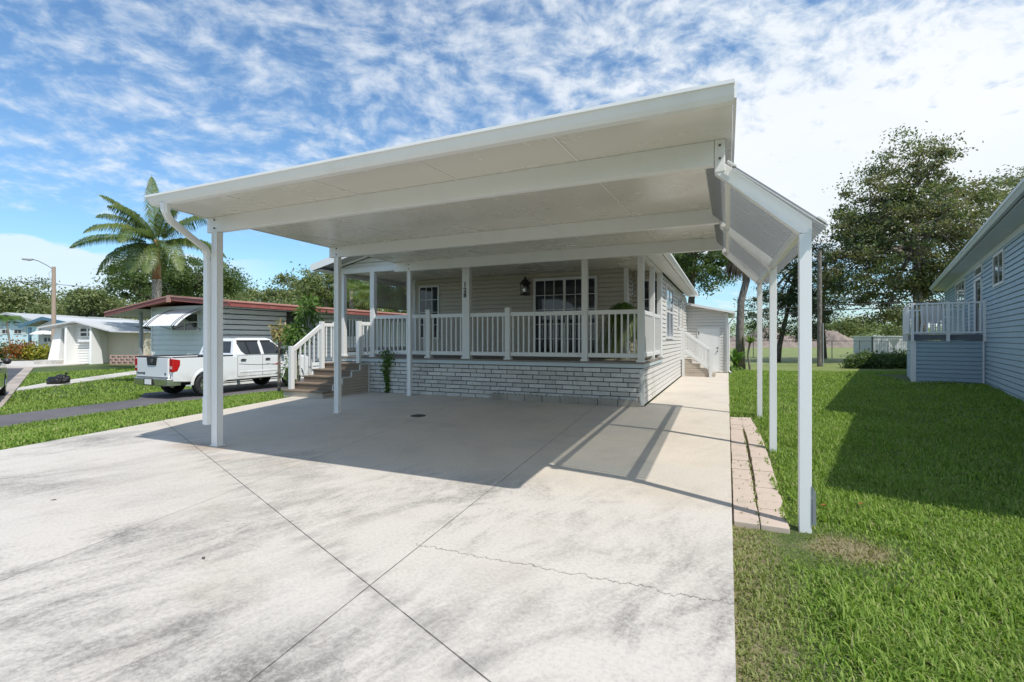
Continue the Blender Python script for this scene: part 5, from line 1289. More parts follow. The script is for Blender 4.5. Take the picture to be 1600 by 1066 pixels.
# ================================================================ FAR HOUSES (left)
def facing(px, dist):
    a = (px - 800) / 757.0; c_, s_ = math.cos(R(24)), math.sin(R(24))
    return Vector(((a * c_ - s_) * dist, (a * s_ + c_) * dist, 0))
def zat(y, dist): return 1.35 - (y - 529) / 757.0 * dist
GZ = -0.5
def house_beige():
    D = 36.5; u = lambda px: px     # a wall facing the camera
    A = facing(105, D); B = facing(231, D); Wf = Wall((A.x, A.y), (B.x, B.y))
    if Wf.n.dot(Vector((-A.x, -A.y, 0))) < 0: Wf.n = -Wf.n
    s = lambda px: (px - 105) / 757.0 * D; Z = lambda y: zat(y, D)
    t_ = thing('beige_mobile_home', 'cream mobile home with slanted white wing walls and bay window, far left', 'house', (A.x, A.y, GZ))
    mb = MB(); mb.siding(Wf, Z(563), Z(519), (s(169), s(228)), 0.19, 0.015); mb.wbox(Wf, s(166), s(228), GZ, Z(519), -3.0, -0.01); mb.build('side_wall', 'cream_wall', t_)
    mb = MB(); mb.siding(Wf, GZ, Z(511), (s(132), s(168)), 0.19, 0.015, d0=0.9); mb.wbox(Wf, s(109), s(168), GZ, Z(511), -4.0, 0.88)
    mb.prism([Wf.P(s(110), Z(511), 0.89), Wf.P(s(168), Z(511), 0.89), Wf.P(s(148), Z(505), 0.89)], [Wf.P(s(110), Z(511), -4), Wf.P(s(168), Z(511), -4), Wf.P(s(148), Z(505), -4)]); mb.build('front_wall', 'white_stucco', t_)
    mb = MB()
    def wing(px_t, px_b, w_): mb.hexa([Wf.P(s(px_b), GZ, 0.9), Wf.P(s(px_b), GZ, 1.9), Wf.P(s(px_b) + w_, GZ, 1.9), Wf.P(s(px_b) + w_, GZ, 0.9), Wf.P(s(px_t), Z(511), 0.9), Wf.P(s(px_t), Z(511), 1.5), Wf.P(s(px_t) + w_, Z(511), 1.5), Wf.P(s(px_t) + w_, Z(511), 0.9)])
    wing(167, 174, 0.14); wing(130, 136, 0.14); mb.build('wing_wall', 'white_stucco', t_)
    mb = MB(); P = [Wf.P(s(105), Z(513), 0.95), Wf.P(s(115), Z(513), 0.95), Wf.P(s(121), GZ, 1.6), Wf.P(s(105), GZ, 1.6)]; mb.prism(P, [p_ - Wf.n * 0.5 for p_ in P]); mb.build('corner_wall', 'white_stucco', t_)
    mb = MB(); mb.wbox(Wf, s(116), s(129), GZ + 0.1, Z(514), 0.885, 0.91); mb.build('front_door', 'grey_box', t_)
    mb = MB(); prf = [(s(92), Z(514)), (s(147), Z(504.5)), (s(202), Z(519.5)), (s(232), Z(520.5))]
    for (a, za), (b, zb) in zip(prf[:-1], prf[1:]):
        mb.prism([Wf.P(a, za, 1.7), Wf.P(b, zb, 1.7), Wf.P(b, zb + 0.10, 1.7), Wf.P(a, za + 0.10, 1.7)], [Wf.P(a, za, -3.5), Wf.P(b, zb, -3.5), Wf.P(b, zb + 0.10, -3.5), Wf.P(a, za + 0.10, -3.5)])
    # long roof running back
    mb.prism([Wf.P(s(150), Z(507), -2.5), Wf.P(s(240), Z(513), -2.5), Wf.P(s(240), Z(509), -2.5), Wf.P(s(150), Z(502), -2.5)], [Wf.P(s(150), Z(507), -9), Wf.P(s(240), Z(513), -9), Wf.P(s(240), Z(509), -9), Wf.P(s(150), Z(502), -9)])
    mb.build('roof', 'white_roof', t_)
    Wb2 = Wall((A.x + Wf.n.x * 0.9, A.y + Wf.n.y * 0.9), (B.x + Wf.n.x * 0.9, B.y + Wf.n.y * 0.9)); Wb2.n = Wf.n
    window(t_, Wb2, s(143), s(166.5), Z(526.5), Z(512.5), 2, 2, 0.12, 0.06, mull=0.10)
    mb = MB(); mb.wbox(Wb2, s(144), s(163), Z(534), Z(531), 0.02, 0.3); mb.build('window_box', 'white_stucco', t_)
    mb = MB(); mb.wbox(Wb2, s(100), s(136), GZ, Z(561), -0.1, 1.4); mb.build('porch_step', 'concrete_pale', t_)
    # pierced block wall
    tb = thing('block_wall', 'low pierced pink block garden wall in front of the cream mobile home', 'garden wall', (facing(190, D - 1.6).x, facing(190, D - 1.6).y, GZ))
    P0 = facing(173, D - 1.5); P1 = facing(236, D - 1.5); Wk = Wall((P0.x, P0.y), (P1.x, P1.y)); 
    mb = MB(); L = Wk.L; ht = 0.62; rows = 3; bh = ht / rows; cw = 0.42; 
    for r_ in range(rows + 1): mb.wbox(Wk, 0, L, GZ + r_ * bh - 0.035, GZ + r_ * bh + 0.035, -0.08, 0.08)
    for r_ in range(rows):
        x = 0.0 + (cw / 2 if r_ % 2 else 0)
        while x < L - 0.1: mb.wbox(Wk, x, x + 0.10, GZ + r_ * bh + 0.035, GZ + (r_ + 1) * bh - 0.035, -0.078, 0.078); x += cw
    mb.build('pierced_blocks', 'block_pink', tb)
house_beige()
def house_teal():
    D = 44.0; A = facing(40, D); B = facing(120, D); Wf = Wall((A.x, A.y), (B.x, B.y))
    if Wf.n.dot(Vector((-A.x, -A.y, 0))) < 0: Wf.n = -Wf.n
    s = lambda px: (px - 40) / 757.0 * D; Z = lambda y: zat(y, D)
    t_ = thing('teal_gabled_house', 'white bungalow with dark teal gable edge behind the yellow shrubs', 'house', (A.x, A.y, GZ))
    mb = MB(); mb.wbox(Wf, s(60), s(118), GZ, Z(512), -6, 0)
    mb.prism([Wf.P(s(55), Z(512), 0), Wf.P(s(118), Z(512), 0), Wf.P(s(110), Z(507), 0), Wf.P(s(82), Z(500), 0)], [Wf.P(s(55), Z(512), -6), Wf.P(s(118), Z(512), -6), Wf.P(s(110), Z(507), -6), Wf.P(s(82), Z(500), -6)]); mb.build('front_wall', 'white_stucco', t_)
    mb = MB()
    prf = [(s(43), Z(510)), (s(79), Z(496.5)), (s(124), Z(506))]
    for (a, za), (b, zb) in zip(prf[:-1], prf[1:]): mb.prism([Wf.P(a, za, 0.8), Wf.P(b, zb, 0.8), Wf.P(b, zb + 0.08, 0.8), Wf.P(a, za + 0.08, 0.8)], [Wf.P(a, za, -9), Wf.P(b, zb, -9), Wf.P(b, zb + 0.08, -9), Wf.P(a, za + 0.08, -9)])
    rf = mb.build('roof', 'white_roof', t_)
    mb = MB()
    for (a, za), (b, zb) in zip(prf[:-1], prf[1:]): mb.beam(Wf.P(a, za - 0.08, 0.82), Wf.P(b, zb - 0.08, 0.82), 0.04, 0.26)
    mb.build('fascia', 'teal_fascia', rf)
    mb = MB(); mb.wbox(Wf, s(55), s(58), GZ, Z(512), 0.5, 0.65); mb.build('gable_post', 'teal_fascia', t_)
    for a, b in ((69, 81), (91, 103)):
        w_ = window(t_, Wf, s(a), s(b), Z(535), Z(527), 2, 1, 0.06, 0.05, mull=0.08)
        w_ = window(t_, Wf, s(a), s(b), Z(525), Z(516), 1, 1, 0.06, 0.05)
        mb = MB(); P = [Wf.P(s(a - 8), Z(523), 0.9), Wf.P(s(b - 1), Z(523), 0.9), Wf.P(s(b + 4), Z(515.5), 0.08), Wf.P(s(a - 3), Z(515.5), 0.08)]; mb.prism(P, [p_ + Vector((0, 0, 0.06)) for p_ in P]); mb.build('awning_shutter', 'white_paint', t_)
house_teal()
def house_sky():
    D = 52.0; A = facing(-30, D); B = facing(60, D); Wf = Wall((A.x, A.y), (B.x, B.y))
    if Wf.n.dot(Vector((-A.x, -A.y, 0))) < 0: Wf.n = -Wf.n
    s = lambda px: (px + 30) / 757.0 * D; Z = lambda y: zat(y, D)
    t_ = thing('sky_blue_house', 'pale sky blue gabled house with tall windows behind the small palm', 'house', (A.x, A.y, GZ))
    mb = MB(); mb.wbox(Wf, s(-28), s(58), GZ, Z(505), -9, 0)
    mb.prism([Wf.P(s(-28), Z(505), 0), Wf.P(s(58), Z(505), 0), Wf.P(s(20), Z(494), 0)], [Wf.P(s(-28), Z(505), -9), Wf.P(s(58), Z(505), -9), Wf.P(s(20), Z(494), -9)]); mb.build('front_wall', 'light_blue_wall', t_)
    mb = MB(); prf = [(s(-35), Z(508)), (s(20), Z(492)), (s(62), Z(503))]
    for (a, za), (b, zb) in zip(prf[:-1], prf[1:]): mb.prism([Wf.P(a, za, 0.8), Wf.P(b, zb, 0.8), Wf.P(b, zb + 0.22, 0.8), Wf.P(a, za + 0.22, 0.8)], [Wf.P(a, za, -14), Wf.P(b, zb, -14), Wf.P(b, zb + 0.22, -14), Wf.P(a, za + 0.22, -14)])
    mb.prism([Wf.P(s(40), Z(500), -6), Wf.P(s(62), Z(491), -6), Wf.P(s(150), Z(500), -6), Wf.P(s(150), Z(503), -6)], [Wf.P(s(40), Z(500), -16), Wf.P(s(62), Z(491), -16), Wf.P(s(150), Z(500), -16), Wf.P(s(150), Z(503), -16)])
    mb.build('roof', 'grey_roof', t_)
    for a, b in ((3, 16), (22, 35)):
        window(t_, Wf, s(a), s(b), Z(522), Z(514.5), 2, 1, 0.06, 0.06); window(t_, Wf, s(a), s(b), Z(509), Z(507), 1, 1, 0.06, 0.03)
        mb = MB(); P = [Wf.P(s(a), Z(505), 0.01), Wf.P(s(b), Z(505), 0.01), Wf.P(s(b if a < 10 else a), Z(502), 0.01)]; mb.prism(P, [p_ + Wf.n * 0.05 for p_ in P]); mb.build('gable_window', 'dark_glass', t_)
    for a in (-1, 37): mb = MB(); mb.wbox(Wf, s(a), s(a + 5), Z(524), Z(506), 0.0, 0.08); mb.build('shutter', 'blue_trim', t_)
house_sky()

# ================================================================ LAMP POLE, UTILITY POLE, WIRES
def lamp_pole():
    D = 38.5; p = facing(84, D); 
    t_ = thing('street_lamp', 'tan wooden street lamp pole with one long arm, at the lawn edge', 'street lamp', (p.x, p.y, GZ))
    u = Vector((math.cos(R(24)), math.sin(R(24)), 0)); top = zat(417, D)
    mb = MB(); mb.tube([(p.x, p.y, GZ), (p.x, p.y, 3), (p.x, p.y, top)], [0.17, 0.145, 0.12], 12); mb.build('pole', 'pole_wood', t_)
    q = lambda px, y: p + u * ((px - 84) / 757 * D) + Vector((0, 0, zat(y, D)))
    mb = MB(); mb.tube([q(83, 421), q(72, 414), q(60, 408), q(50, 405), q(45, 405)], 0.03, 6); mb.tube([q(82, 421), q(76, 428), q(78, 433), q(82, 436)], 0.012, 5); mb.build('lamp_arm', 'bolt_metal', t_)
    mb = MB(); mb.tube([q(51, 406), q(46, 406), q(35, 405)], [0.05, 0.10, 0.07], 8); mb.build('lamp_head', 'grey_box', t_)
lamp_pole()
def upole():
    D = 27.0; p = facing(1280.5, D); g = float(tz(p.x, p.y)); top = zat(392, D)
    t_ = thing('utility_pole', 'dark wooden utility pole by the chain link fence', 'utility pole', (p.x, p.y, g))
    mb = MB(); mb.tube([(p.x, p.y, g - 0.1), (p.x, p.y, 4), (p.x, p.y, top)], [0.125, 0.115, 0.10], 12); mb.build('pole', 'bark_grey', t_)
    mb = MB(); mb.tube([(p.x + 0.16, p.y - 0.08, g), (p.x + 0.15, p.y - 0.08, 2.2)], 0.035, 6); mb.build('conduit', 'grey_box', t_)
    for ys, lab in ((((1150, 484), (1280, 478), (1440, 469)), 'upper black power line crossing behind the utility pole'), (((1150, 494), (1280, 486), (1440, 477)), 'lower black power line crossing behind the utility pole')):
        pts = []
        (xa, ya), (xb, yb), (xc, yc) = ys
        for i in range(31):
            f = i / 30; X_ = xa - 500 + (xc - xa + 1000) * f; yy = yb + (X_ - xb) * (yc - ya) / (xc - xa) + 3.0 * math.sin((X_ - xb) / 130.0) ** 2
            v = facing(X_, D + 0.15); pts.append((v.x, v.y, zat(yy, D + 0.15)))
        mb = MB(); mb.tube(pts, 0.026, 5); tag(mb.build('power_line', 'rubber'), lab, 'power line')
upole()
mb = MB(); pts = []
for i in range(13):
    X_ = -60 + 30 * i; v = facing(X_, 60); pts.append((v.x, v.y, zat(438 + 0.075 * (X_) + 0, 60)))
mb.tube(pts, 0.03, 5); tag(mb.build('power_line', 'rubber'), 'thin power line above the trees on the far left', 'power line')

# ================================================================ TREES
def rand_ell(r, n, c, rad, shell=0.55):
    v = r.normal(size=(n, 3)); v /= np.linalg.norm(v, axis=1)[:, None]
    q = r.uniform(shell ** 3, 1, n) ** (1 / 3.0)
    return np.array(c) + v * q[:, None] * np.array(rad)
def tree(name, label, base, lobes, nclump, nleaf, size, mleaf, mbark, tr=0.25, seed=1, group=None, clump_r=0.6, trunk_pts=None, limbs=9, cat='tree', shell=0.45, flat=0.4):
    """lobes: list of (centre, radii); clumps of leaves grow at the tips of limbs"""
    r = np.random.RandomState(seed)
    t_ = thing(name, label, cat, base, group=group)
    vol = np.array([rad[0] * rad[1] * rad[2] for c, rad in lobes]); vol = vol / vol.sum()
    cl = np.concatenate([rand_ell(r, max(2, int(nclump * f)), c, rad, shell) for (c, rad), f in zip(lobes, vol)])
    main = np.array(lobes[0][0]); top = np.array(main)
    tp = trunk_pts or [base, tuple((np.array(base) * 0.45 + top * 0.55) * np.array([1, 1, 0]) + np.array([0, 0, base[2] + (top[2] - lobes[0][1][2] - base[2]) * 0.8])), tuple(top)]
    mb = MB(); n_ = len(tp); rr = [tr * (1 - 0.72 * i / (n_ - 1)) for i in range(n_)]; rr[0] *= 1.25
    mb.tube(tp, rr, 10); mb.build('trunk', mbark, t_, smooth=True)
    mb = MB(); TP = [np.array(p) for p in tp]
    sel = r.choice(len(cl), min(limbs * 5, len(cl)), replace=False)
    hubs = []
    for k in range(limbs):
        tgt = cl[sel[k]]; f = r.uniform(0.3, 0.95); s_ = TP[-2] * (1 - f) + TP[-1] * f
        mid = s_ * 0.5 + tgt * 0.5 + np.array([0, 0, 0.12 * np.linalg.norm(tgt - s_)]) * r.uniform(-0.5, 1)
        mb.tube([s_, (s_ + mid) / 2 + r.normal(size=3) * 0.1, mid, (mid + tgt) / 2 + r.normal(size=3) * 0.15, tgt], [tr * 0.42, tr * 0.33, tr * 0.22, tr * 0.13, tr * 0.05], 6, cap=False)
        hubs += [mid, (mid + tgt) / 2]
    hubs = np.array(hubs)
    for k in sel[limbs:]:
        tgt = cl[k]; h = hubs[np.argmin(np.linalg.norm(hubs - tgt, axis=1))]
        m_ = (h + tgt) / 2 + r.normal(size=3) * 0.12
        mb.tube([h, m_, tgt], [tr * 0.12, tr * 0.08, tr * 0.03], 5, cap=False)
    mb.build('limbs', mbark, t_, smooth=True)
    nl = int(nleaf * 1.12) // len(cl) + 1
    cr = clump_r * r.uniform(0.45, 1.35, len(cl))
    off = r.normal(size=(len(cl), nl, 3)) * np.array([1, 1, 0.55]) * 0.5
    C = (cl[:, None, :] + off * cr[:, None, None]).reshape(-1, 3)
    keep = r.uniform(size=len(C)) < np.repeat(r.uniform(0.35, 1.0, len(cl)), nl)
    leaves('crown', C[keep], size, mleaf, t_, seed + 50, 0.5, flat)
    return t_
def L3(px, y, D): v = facing(px, D); return (v.x, v.y, zat(y, D))
def rad(wpx, hpx, D, dep=None): a = wpx / 757 * D; return (a, a if dep is None else dep, hpx / 757 * D)
def gbase(px, D): v = facing(px, D); return (v.x, v.y, float(tz(v.x, v.y)) - 0.05)

# big ficus on the right
D = 30
tree('ficus_tree', 'tall broad ficus tree with open crown rising behind the blue house deck', gbase(1436, D),
     [(L3(1432, 370, D), rad(105, 85, D)), (L3(1425, 255, D), rad(58, 48, D)), (L3(1360, 330, D), rad(55, 60, D)), (L3(1345, 420, D), rad(60, 45, D)), (L3(1500, 330, D), rad(55, 70, D)), (L3(1400, 470, D), rad(70, 36, D)), (L3(1500, 440, D), rad(60, 50, D)), (L3(1330, 375, D), rad(38, 40, D)), (L3(1312, 450, D), rad(34, 34, D))],
     470, 90000, 0.18, 'leaf_ficus', 'bark_grey', 0.42, 11, None, 0.75, [gbase(1436, D), L3(1438, 500, D), L3(1432, 440, D), L3(1430, 340, D)], 26, shell=0.35)
D = 34
tree('ficus_tree', 'sprawling tree reaching over the roof of the blue house at the right edge', gbase(1585, D),
     [(L3(1590, 310, D), rad(60, 32, D)), (L3(1560, 350, D), rad(45, 25, D)), (L3(1640, 300, D), rad(60, 50, D))], 150, 17000, 0.17, 'leaf_ficus', 'bark_grey', 0.35, 12, None, 0.7, None, 12)
# thin pines between the awning posts
D = 33
tree('pine_tree', 'dark leaning tree behind the awning posts with sparse layered branches', gbase(1213, D),
     [(L3(1235, 440, D), rad(42, 60, D)), (L3(1200, 490, D), rad(40, 45, D)), (L3(1262, 480, D), rad(40, 60, D)), (L3(1250, 400, D), rad(36, 32, D))],
     170, 26000, 0.15, 'leaf_pine', 'bark_dark', 0.22, 13, None, 0.6, [gbase(1213, D), L3(1218, 540, D), L3(1232, 480, D), L3(1245, 410, D)], 20, flat=0.8)
tree('pine_tree', 'thin dark tree close behind the utility pole', gbase(1300, D + 4),
     [(L3(1290, 420, D + 4), rad(28, 50, D)), (L3(1275, 500, D + 4), rad(34, 35, D)), (L3(1305, 470, D + 4), rad(20, 22, D))], 70, 9000, 0.15, 'leaf_pine', 'bark_dark', 0.16, 14, None, 0.5, [gbase(1288, D + 4), L3(1286, 500, D + 4), L3(1290, 400, D + 4)], 12, flat=0.8)
D = 31
tree('oak_tree', 'leafy green oak rising behind the rear side room of the tan house', gbase(1075, D),
     [(L3(1085, 400, D), rad(52, 42, D)), (L3(1110, 440, D), rad(30, 24, D)), (L3(1050, 380, D), rad(50, 40, D)), (L3(1120, 390, D), rad(30, 30, D))], 150, 26000, 0.16, 'leaf_oak', 'bark_dark', 0.3, 15, None, 0.6, None, 14)
D = 38
tree('oak_tree', 'dark spreading oak behind the palm above the red roofed house', gbase(270, D),
     [(L3(270, 440, D), rad(85, 38, D)), (L3(200, 440, D), rad(38, 28, D)), (L3(330, 440, D), rad(55, 32, D)), (L3(255, 418, D), rad(40, 20, D))], 230, 38000, 0.19, 'leaf_oak', 'bark_dark', 0.4, 16, None, 0.75, None, 16)
# individual trees standing out of the far wood
for i, (px, y, wv, hv, lab) in enumerate([(146, 468, 30, 18, 'round topped tree standing above the wood left of the palm'), (30, 462, 50, 30, 'wide bushy tree above the houses at the far left'), (455, 452, 32, 22, 'round green tree showing above the red edged roof right of the pickup'),
        (510, 445, 40, 26, 'tall tree of the wood seen just left of the second carport post'), (560, 452, 30, 30, 'tree of the wood showing between the entry step porch posts'), (385, 468, 40, 20, 'low bushy tree above the red edged roof behind the pickup cab'), (620, 455, 40, 26, 'tree of the wood showing through the porch under the lattice')]):
    D = 62 + (i % 3) * 5
    tree('background_tree', lab, gbase(px, D), [(L3(px, y, D), rad(wv, hv, D)), (L3(px - wv * 0.6, y + 14, D), rad(wv * 0.6, hv * 0.7, D)), (L3(px + wv * 0.6, y + 12, D), rad(wv * 0.6, hv * 0.7, D))], 90, 9000, 0.34, 'leaf_wood', 'bark_grey', 0.35, 30 + i, 'trees rising out of the far wood', 1.1, None, 8)
def woods():
    r = np.random.RandomState(21); C = []
    def row(p0, p1, y0, y1, D0, D1, n):
        px_ = r.uniform(p0, p1, n); DD = r.uniform(D0, D1, n)
        bump_ = 0.5 + 0.25 * np.sin(px_ * 0.055) + 0.15 * np.sin(px_ * 0.17 + 2) + 0.10 * np.sin(px_ * 0.41)
        top_ = y1 + (y0 - y1) * bump_ ; yy = 540 - (540 - top_) * np.sqrt(r.uniform(0.0, 1, n))
        for a, d_, y_ in zip(px_, DD, yy): C.append(L3(a, y_, d_))
    row(-260, 700, 452, 486, 62, 78, 2600); row(1020, 1700, 500, 522, 110, 135, 900)
    C = np.array(C); nl = 26
    P_ = (C[:, None, :] + r.normal(size=(len(C), nl, 3)) * np.array([0.9, 0.9, 0.6])).reshape(-1, 3)
    tag(leaves('far_wood', P_, 0.42, 'leaf_wood', None, 22, 0.55, 0.3), 'distant wood of mixed green trees along the horizon', 'wood', kind='stuff')
woods()

# ---- palms
def frond(V, F, p0, dirv, L, droop, lw, nleaf, r, hang=0.8, up=0.5):
    """one feather frond: rachis curve with leaflets"""
    p = Vector(p0); v = Vector(dirv).normalized(); seg = 16; pts = [p.copy()]
    for i in range(seg):
        p = p + v * (L / seg); v = (v + Vector((0, 0, -droop * (0.5 + i / seg) / seg))).normalized(); pts.append(p.copy())
    # rachis
    side0 = Vector((dirv[0], dirv[1], 0)).cross(Vector((0, 0, 1))).normalized()
    k = len(V)
    for i, q in enumerate(pts):
        ww = 0.03 * (1 - i / (seg + 1)) + 0.004; V += [tuple(q - side0 * ww), tuple(q + side0 * ww)]
    for i in range(seg): F.append((k + 2 * i, k + 2 * i + 1, k + 2 * i + 3, k + 2 * i + 2))
    for j in range(nleaf):
        f = 0.10 + 0.9 * j / nleaf; a = f * seg; i = min(int(a), seg - 1); q = pts[i].lerp(pts[i + 1], a - i); tan = (pts[i + 1] - pts[i]).normalized()
        ll = lw * (math.sin(math.pi * min(1, f * 0.92 + 0.12)) ** 0.6) * r.uniform(0.8, 1.1)
        for sgn in (-1, 1):
            d_ = (side0 * sgn + tan * 0.55 + Vector((0, 0, up * r.uniform(0.3, 1.0)))).normalized()
            m_ = q + d_ * ll * 0.5; e = m_ + (d_ + Vector((0, 0, -hang * r.uniform(0.8, 1.7)))).normalized() * ll * 0.55
            wv = tan * (0.015 * r.uniform(0.8, 1.3) + 0.004); k = len(V)
            V += [tuple(q - wv * 0.6), tuple(q + wv * 0.6), tuple(m_ + wv), tuple(m_ - wv), tuple(e + wv * 0.1), tuple(e - wv * 0.1)]
            F += [(k, k + 1, k + 2, k + 3), (k + 3, k + 2, k + 4, k + 5)]
def royal_palm():
    D = 28.0; b = gbase(245, D); r = random.Random(4)
    t_ = thing('palm_tree', 'tall royal palm with ringed grey trunk behind the red roofed house', 'palm tree', b)
    u = Vector((math.cos(R(24)), math.sin(R(24)), 0)); bk = Vector((-math.sin(R(24)), math.cos(R(24)), 0))
    p = [L3(244.5, 600, D), L3(245, 500, D), L3(245, 436, D)]
    mb = MB(); pts = []; rr = []
    z0 = b[2]; z1 = zat(437, D); n = 60
    for i in range(n + 1): z = z0 + (z1 - z0) * i / n; pts.append((b[0], b[1], z)); rr.append(0.235 + 0.012 * (i % 2))
    mb.tube(pts, rr, 14); mb.build('trunk', 'palm_bark', t_, smooth=True)
    mb = MB(); mb.tube([(b[0], b[1], z1 - 0.02), (b[0], b[1], z1 + 0.8), (b[0] , b[1], z1 + 1.5), (b[0], b[1], z1 + 2.3)], [0.225, 0.19, 0.15, 0.12], 12); mb.build('crownshaft', 'crownshaft', t_, smooth=True)
    top = Vector((b[0], b[1], z1 + 2.35))
    # (screen right, screen up, towards back, length, droop)
    FR = [(-0.95, 0.95, 0.1, 4.3, 1.15), (-1.0, 0.30, -0.2, 4.4, 1.0), (-1.0, 0.05, 0.3, 4.2, 1.35), (-0.75, -0.05, -0.5, 3.4, 1.9), (-0.15, 1.2, 0.1, 4.0, 0.35), (0.35, 1.1, 0.2, 4.0, 0.8), (1.0, 0.8, -0.1, 4.2, 0.9),
          (1.0, 0.25, 0.2, 4.2, 1.7), (0.8, 0.1, -0.5, 3.6, 2.1), (0.15, 0.5, -1.0, 3.6, 1.8), (-0.35, 0.6, -1.0, 3.8, 1.5), (0.45, 0.5, 0.9, 3.8, 1.4), (-0.5, 0.5, 0.9, 3.9, 1.4), (0.0, -0.1, -0.8, 2.9, 2.4), (-0.4, -0.1, 0.6, 3.0, 2.4), (0.9, 0.5, 0.7, 3.7, 1.5), (-0.6, 1.1, -0.3, 3.6, 1.0), (0.6, 1.0, -0.5, 3.6, 1.2), (-0.15, 0.9, -0.7, 3.2, 1.3), (0.25, -0.1, -0.6, 2.8, 2.4)]
    for x_, y_, z_, L, dr in FR:
        V = []; F = []; d_ = u * x_ + Vector((0, 0, y_)) + bk * z_
        frond(V, F, top - Vector((0, 0, 0.35)) + d_.normalized() * 0.10, d_, L * 1.05, dr * 1.1, 0.88, 135, r, 2.1, 0.45)
        raw_mesh('frond', np.array(V), np.array(F), 'leaf_palm', t_)
royal_palm()
def small_palm():
    D = 46.0; b = gbase(20, D); r = random.Random(9)
    t_ = thing('palm_tree', 'small slender palm with thin pale trunk before the sky blue house', 'palm tree', (b[0], b[1], GZ))
    mb = MB(); pts = [L3(19, 554, D), L3(16, 540, D), L3(12, 515, D), L3(10, 502, D)]; mb.tube(pts, [0.12, 0.09, 0.08, 0.07], 8); mb.build('trunk', 'palm_bark', t_, smooth=True)
    u = Vector((math.cos(R(24)), math.sin(R(24)), 0)); bk = Vector((-math.sin(R(24)), math.cos(R(24)), 0))
    for i in range(11):
        a = 2 * math.pi * i / 11 + 0.3; V = []; F = []; d_ = u * math.cos(a) + bk * math.sin(a) + Vector((0, 0, 0.7 + 0.3 * (i % 3)))
        frond(V, F, pts[-1], d_, 1.75, 2.6, 0.5, 26, r, 0.8, 0.4); 
        V = np.array(V); raw_mesh('frond', V, np.array(F), 'leaf_bright', t_)
small_palm()
def cabbage_palm(px_pts, D, label, dead=True, seed=3, cr=1.35, topk=(1158, 395)):
    r = random.Random(seed); b = gbase(px_pts[0][0], D)
    t_ = thing('palm_tree', label, 'palm tree', b)
    pts = [b] + [L3(x, y, D) for x, y in px_pts[1:]]; mb = MB(); mb.tube(pts, [0.25, 0.19, 0.17, 0.17, 0.16, 0.15][:len(pts)], 12); mb.build('trunk', 'bark_grey', t_, smooth=True)
    top = Vector(pts[-1])
    def fans(n, el0, el1, L, m, nm, droop, sd2):
        rr = random.Random(sd2)
        for i in range(n):
            th = rr.uniform(0, 6.283); el = rr.uniform(el0, el1); d_ = Vector((math.cos(th) * math.cos(el), math.sin(th) * math.cos(el), math.sin(el)))
            V = []; F = []; hub = top + d_ * L * 0.5 + Vector((0, 0, -droop * 0.2)); sdv = d_.cross(Vector((0, 0, 1))).normalized(); upv = sdv.cross(d_)
            k = 0; V += [tuple(top - sdv * 0.015), tuple(top + sdv * 0.015), tuple(hub + sdv * 0.012), tuple(hub - sdv * 0.012)]; F.append((0, 1, 2, 3))
            for j in range(22):
                a = -1.9 + 3.8 * j / 21; dd = (d_ * math.cos(a) + sdv * math.sin(a)).normalized(); l = L * 0.62 * rr.uniform(0.8, 1.05)
                m_ = hub + dd * l * 0.55 + Vector((0, 0, -0.04)); e = m_ + (dd * 0.7 + Vector((0, 0, -droop))).normalized() * l * 0.5; wv = dd.cross(upv).normalized() * 0.028; k = len(V)
                V += [tuple(hub), tuple(hub + wv * 0.3), tuple(m_ + wv), tuple(m_ - wv), tuple(e + wv * 0.15), tuple(e - wv * 0.15)]; F += [(k, k + 1, k + 2, k + 3), (k + 3, k + 2, k + 4, k + 5)]
            raw_mesh(nm, np.array(V), np.array(F), m, t_)
    fans(26, -0.4, 1.3, cr, 'leaf_palm', 'frond', 0.6, seed)
    if dead: fans(20, -1.25, -0.6, cr * 0.95, 'leaf_dead', 'dead_frond', 1.4, seed + 1)
cabbage_palm([(1157, 572), (1156, 520), (1158, 470), (1166, 440), (1168, 405), (1158, 385)], 25.0, 'curved cabbage palm with hanging dead fronds behind the awning', cr=1.5)
cabbage_palm([(592, 560), (592, 500), (592, 470)], 30.0, 'yellowish cabbage palm seen through the left end of the porch', False, 12, 1.6)
cabbage_palm([(548, 560), (549, 500), (549, 455)], 46.0, 'cabbage palm showing between the entry step posts and the wood', False, 17, 2.0)

# tropical clump by the side room
def clump(name, label, cat, base, items, group=None):
    t_ = thing(name, label, cat, base, group=group)
    for nm, b_, n, L, droop, m, sd2, wd, up in items: blades(nm, b_, n, L, droop, m, t_, sd2, wd, up, 1.0, 6)
    return t_
b = gbase(1150, 23); clump('banana_plant', 'banana like clump with broad green leaves beside the palm trunk', 'plant', b, [('stem_leaves', (b[0], b[1], b[2] + 0.3), 16, 1.5, 1.0, 'leaf_bright', 1, 0.13, 1.1), ('low_leaves', b, 20, 0.9, 1.8, 'leaf_bright', 2, 0.09, 0.9)])
b2 = gbase(1172, 24.5); b2 = (b2[0], b2[1], b2[2]); t_ = clump('dracaena_plant', 'spiky green dracaena on a bare stem to the right of the palm trunk', 'plant', b2, [('spiky_leaves', (b2[0], b2[1], b2[2] + 1.4), 90, 0.8, 0.7, 'leaf_bright', 3, 0.03, 0.6)])
mb = MB(); mb.tube([b2, (b2[0] - 0.1, b2[1], b2[2] + 0.8), (b2[0], b2[1], b2[2] + 1.5)], 0.05, 8); mb.build('stem', 'bark_grey', t_)
b3 = gbase(1141, 22); clump('fern_bush', 'low yellow green bush at the corner of the side room', 'plant', b3, [('bush_leaves', b3, 60, 0.8, 1.8, 'leaf_bright', 5, 0.05, 0.9)])
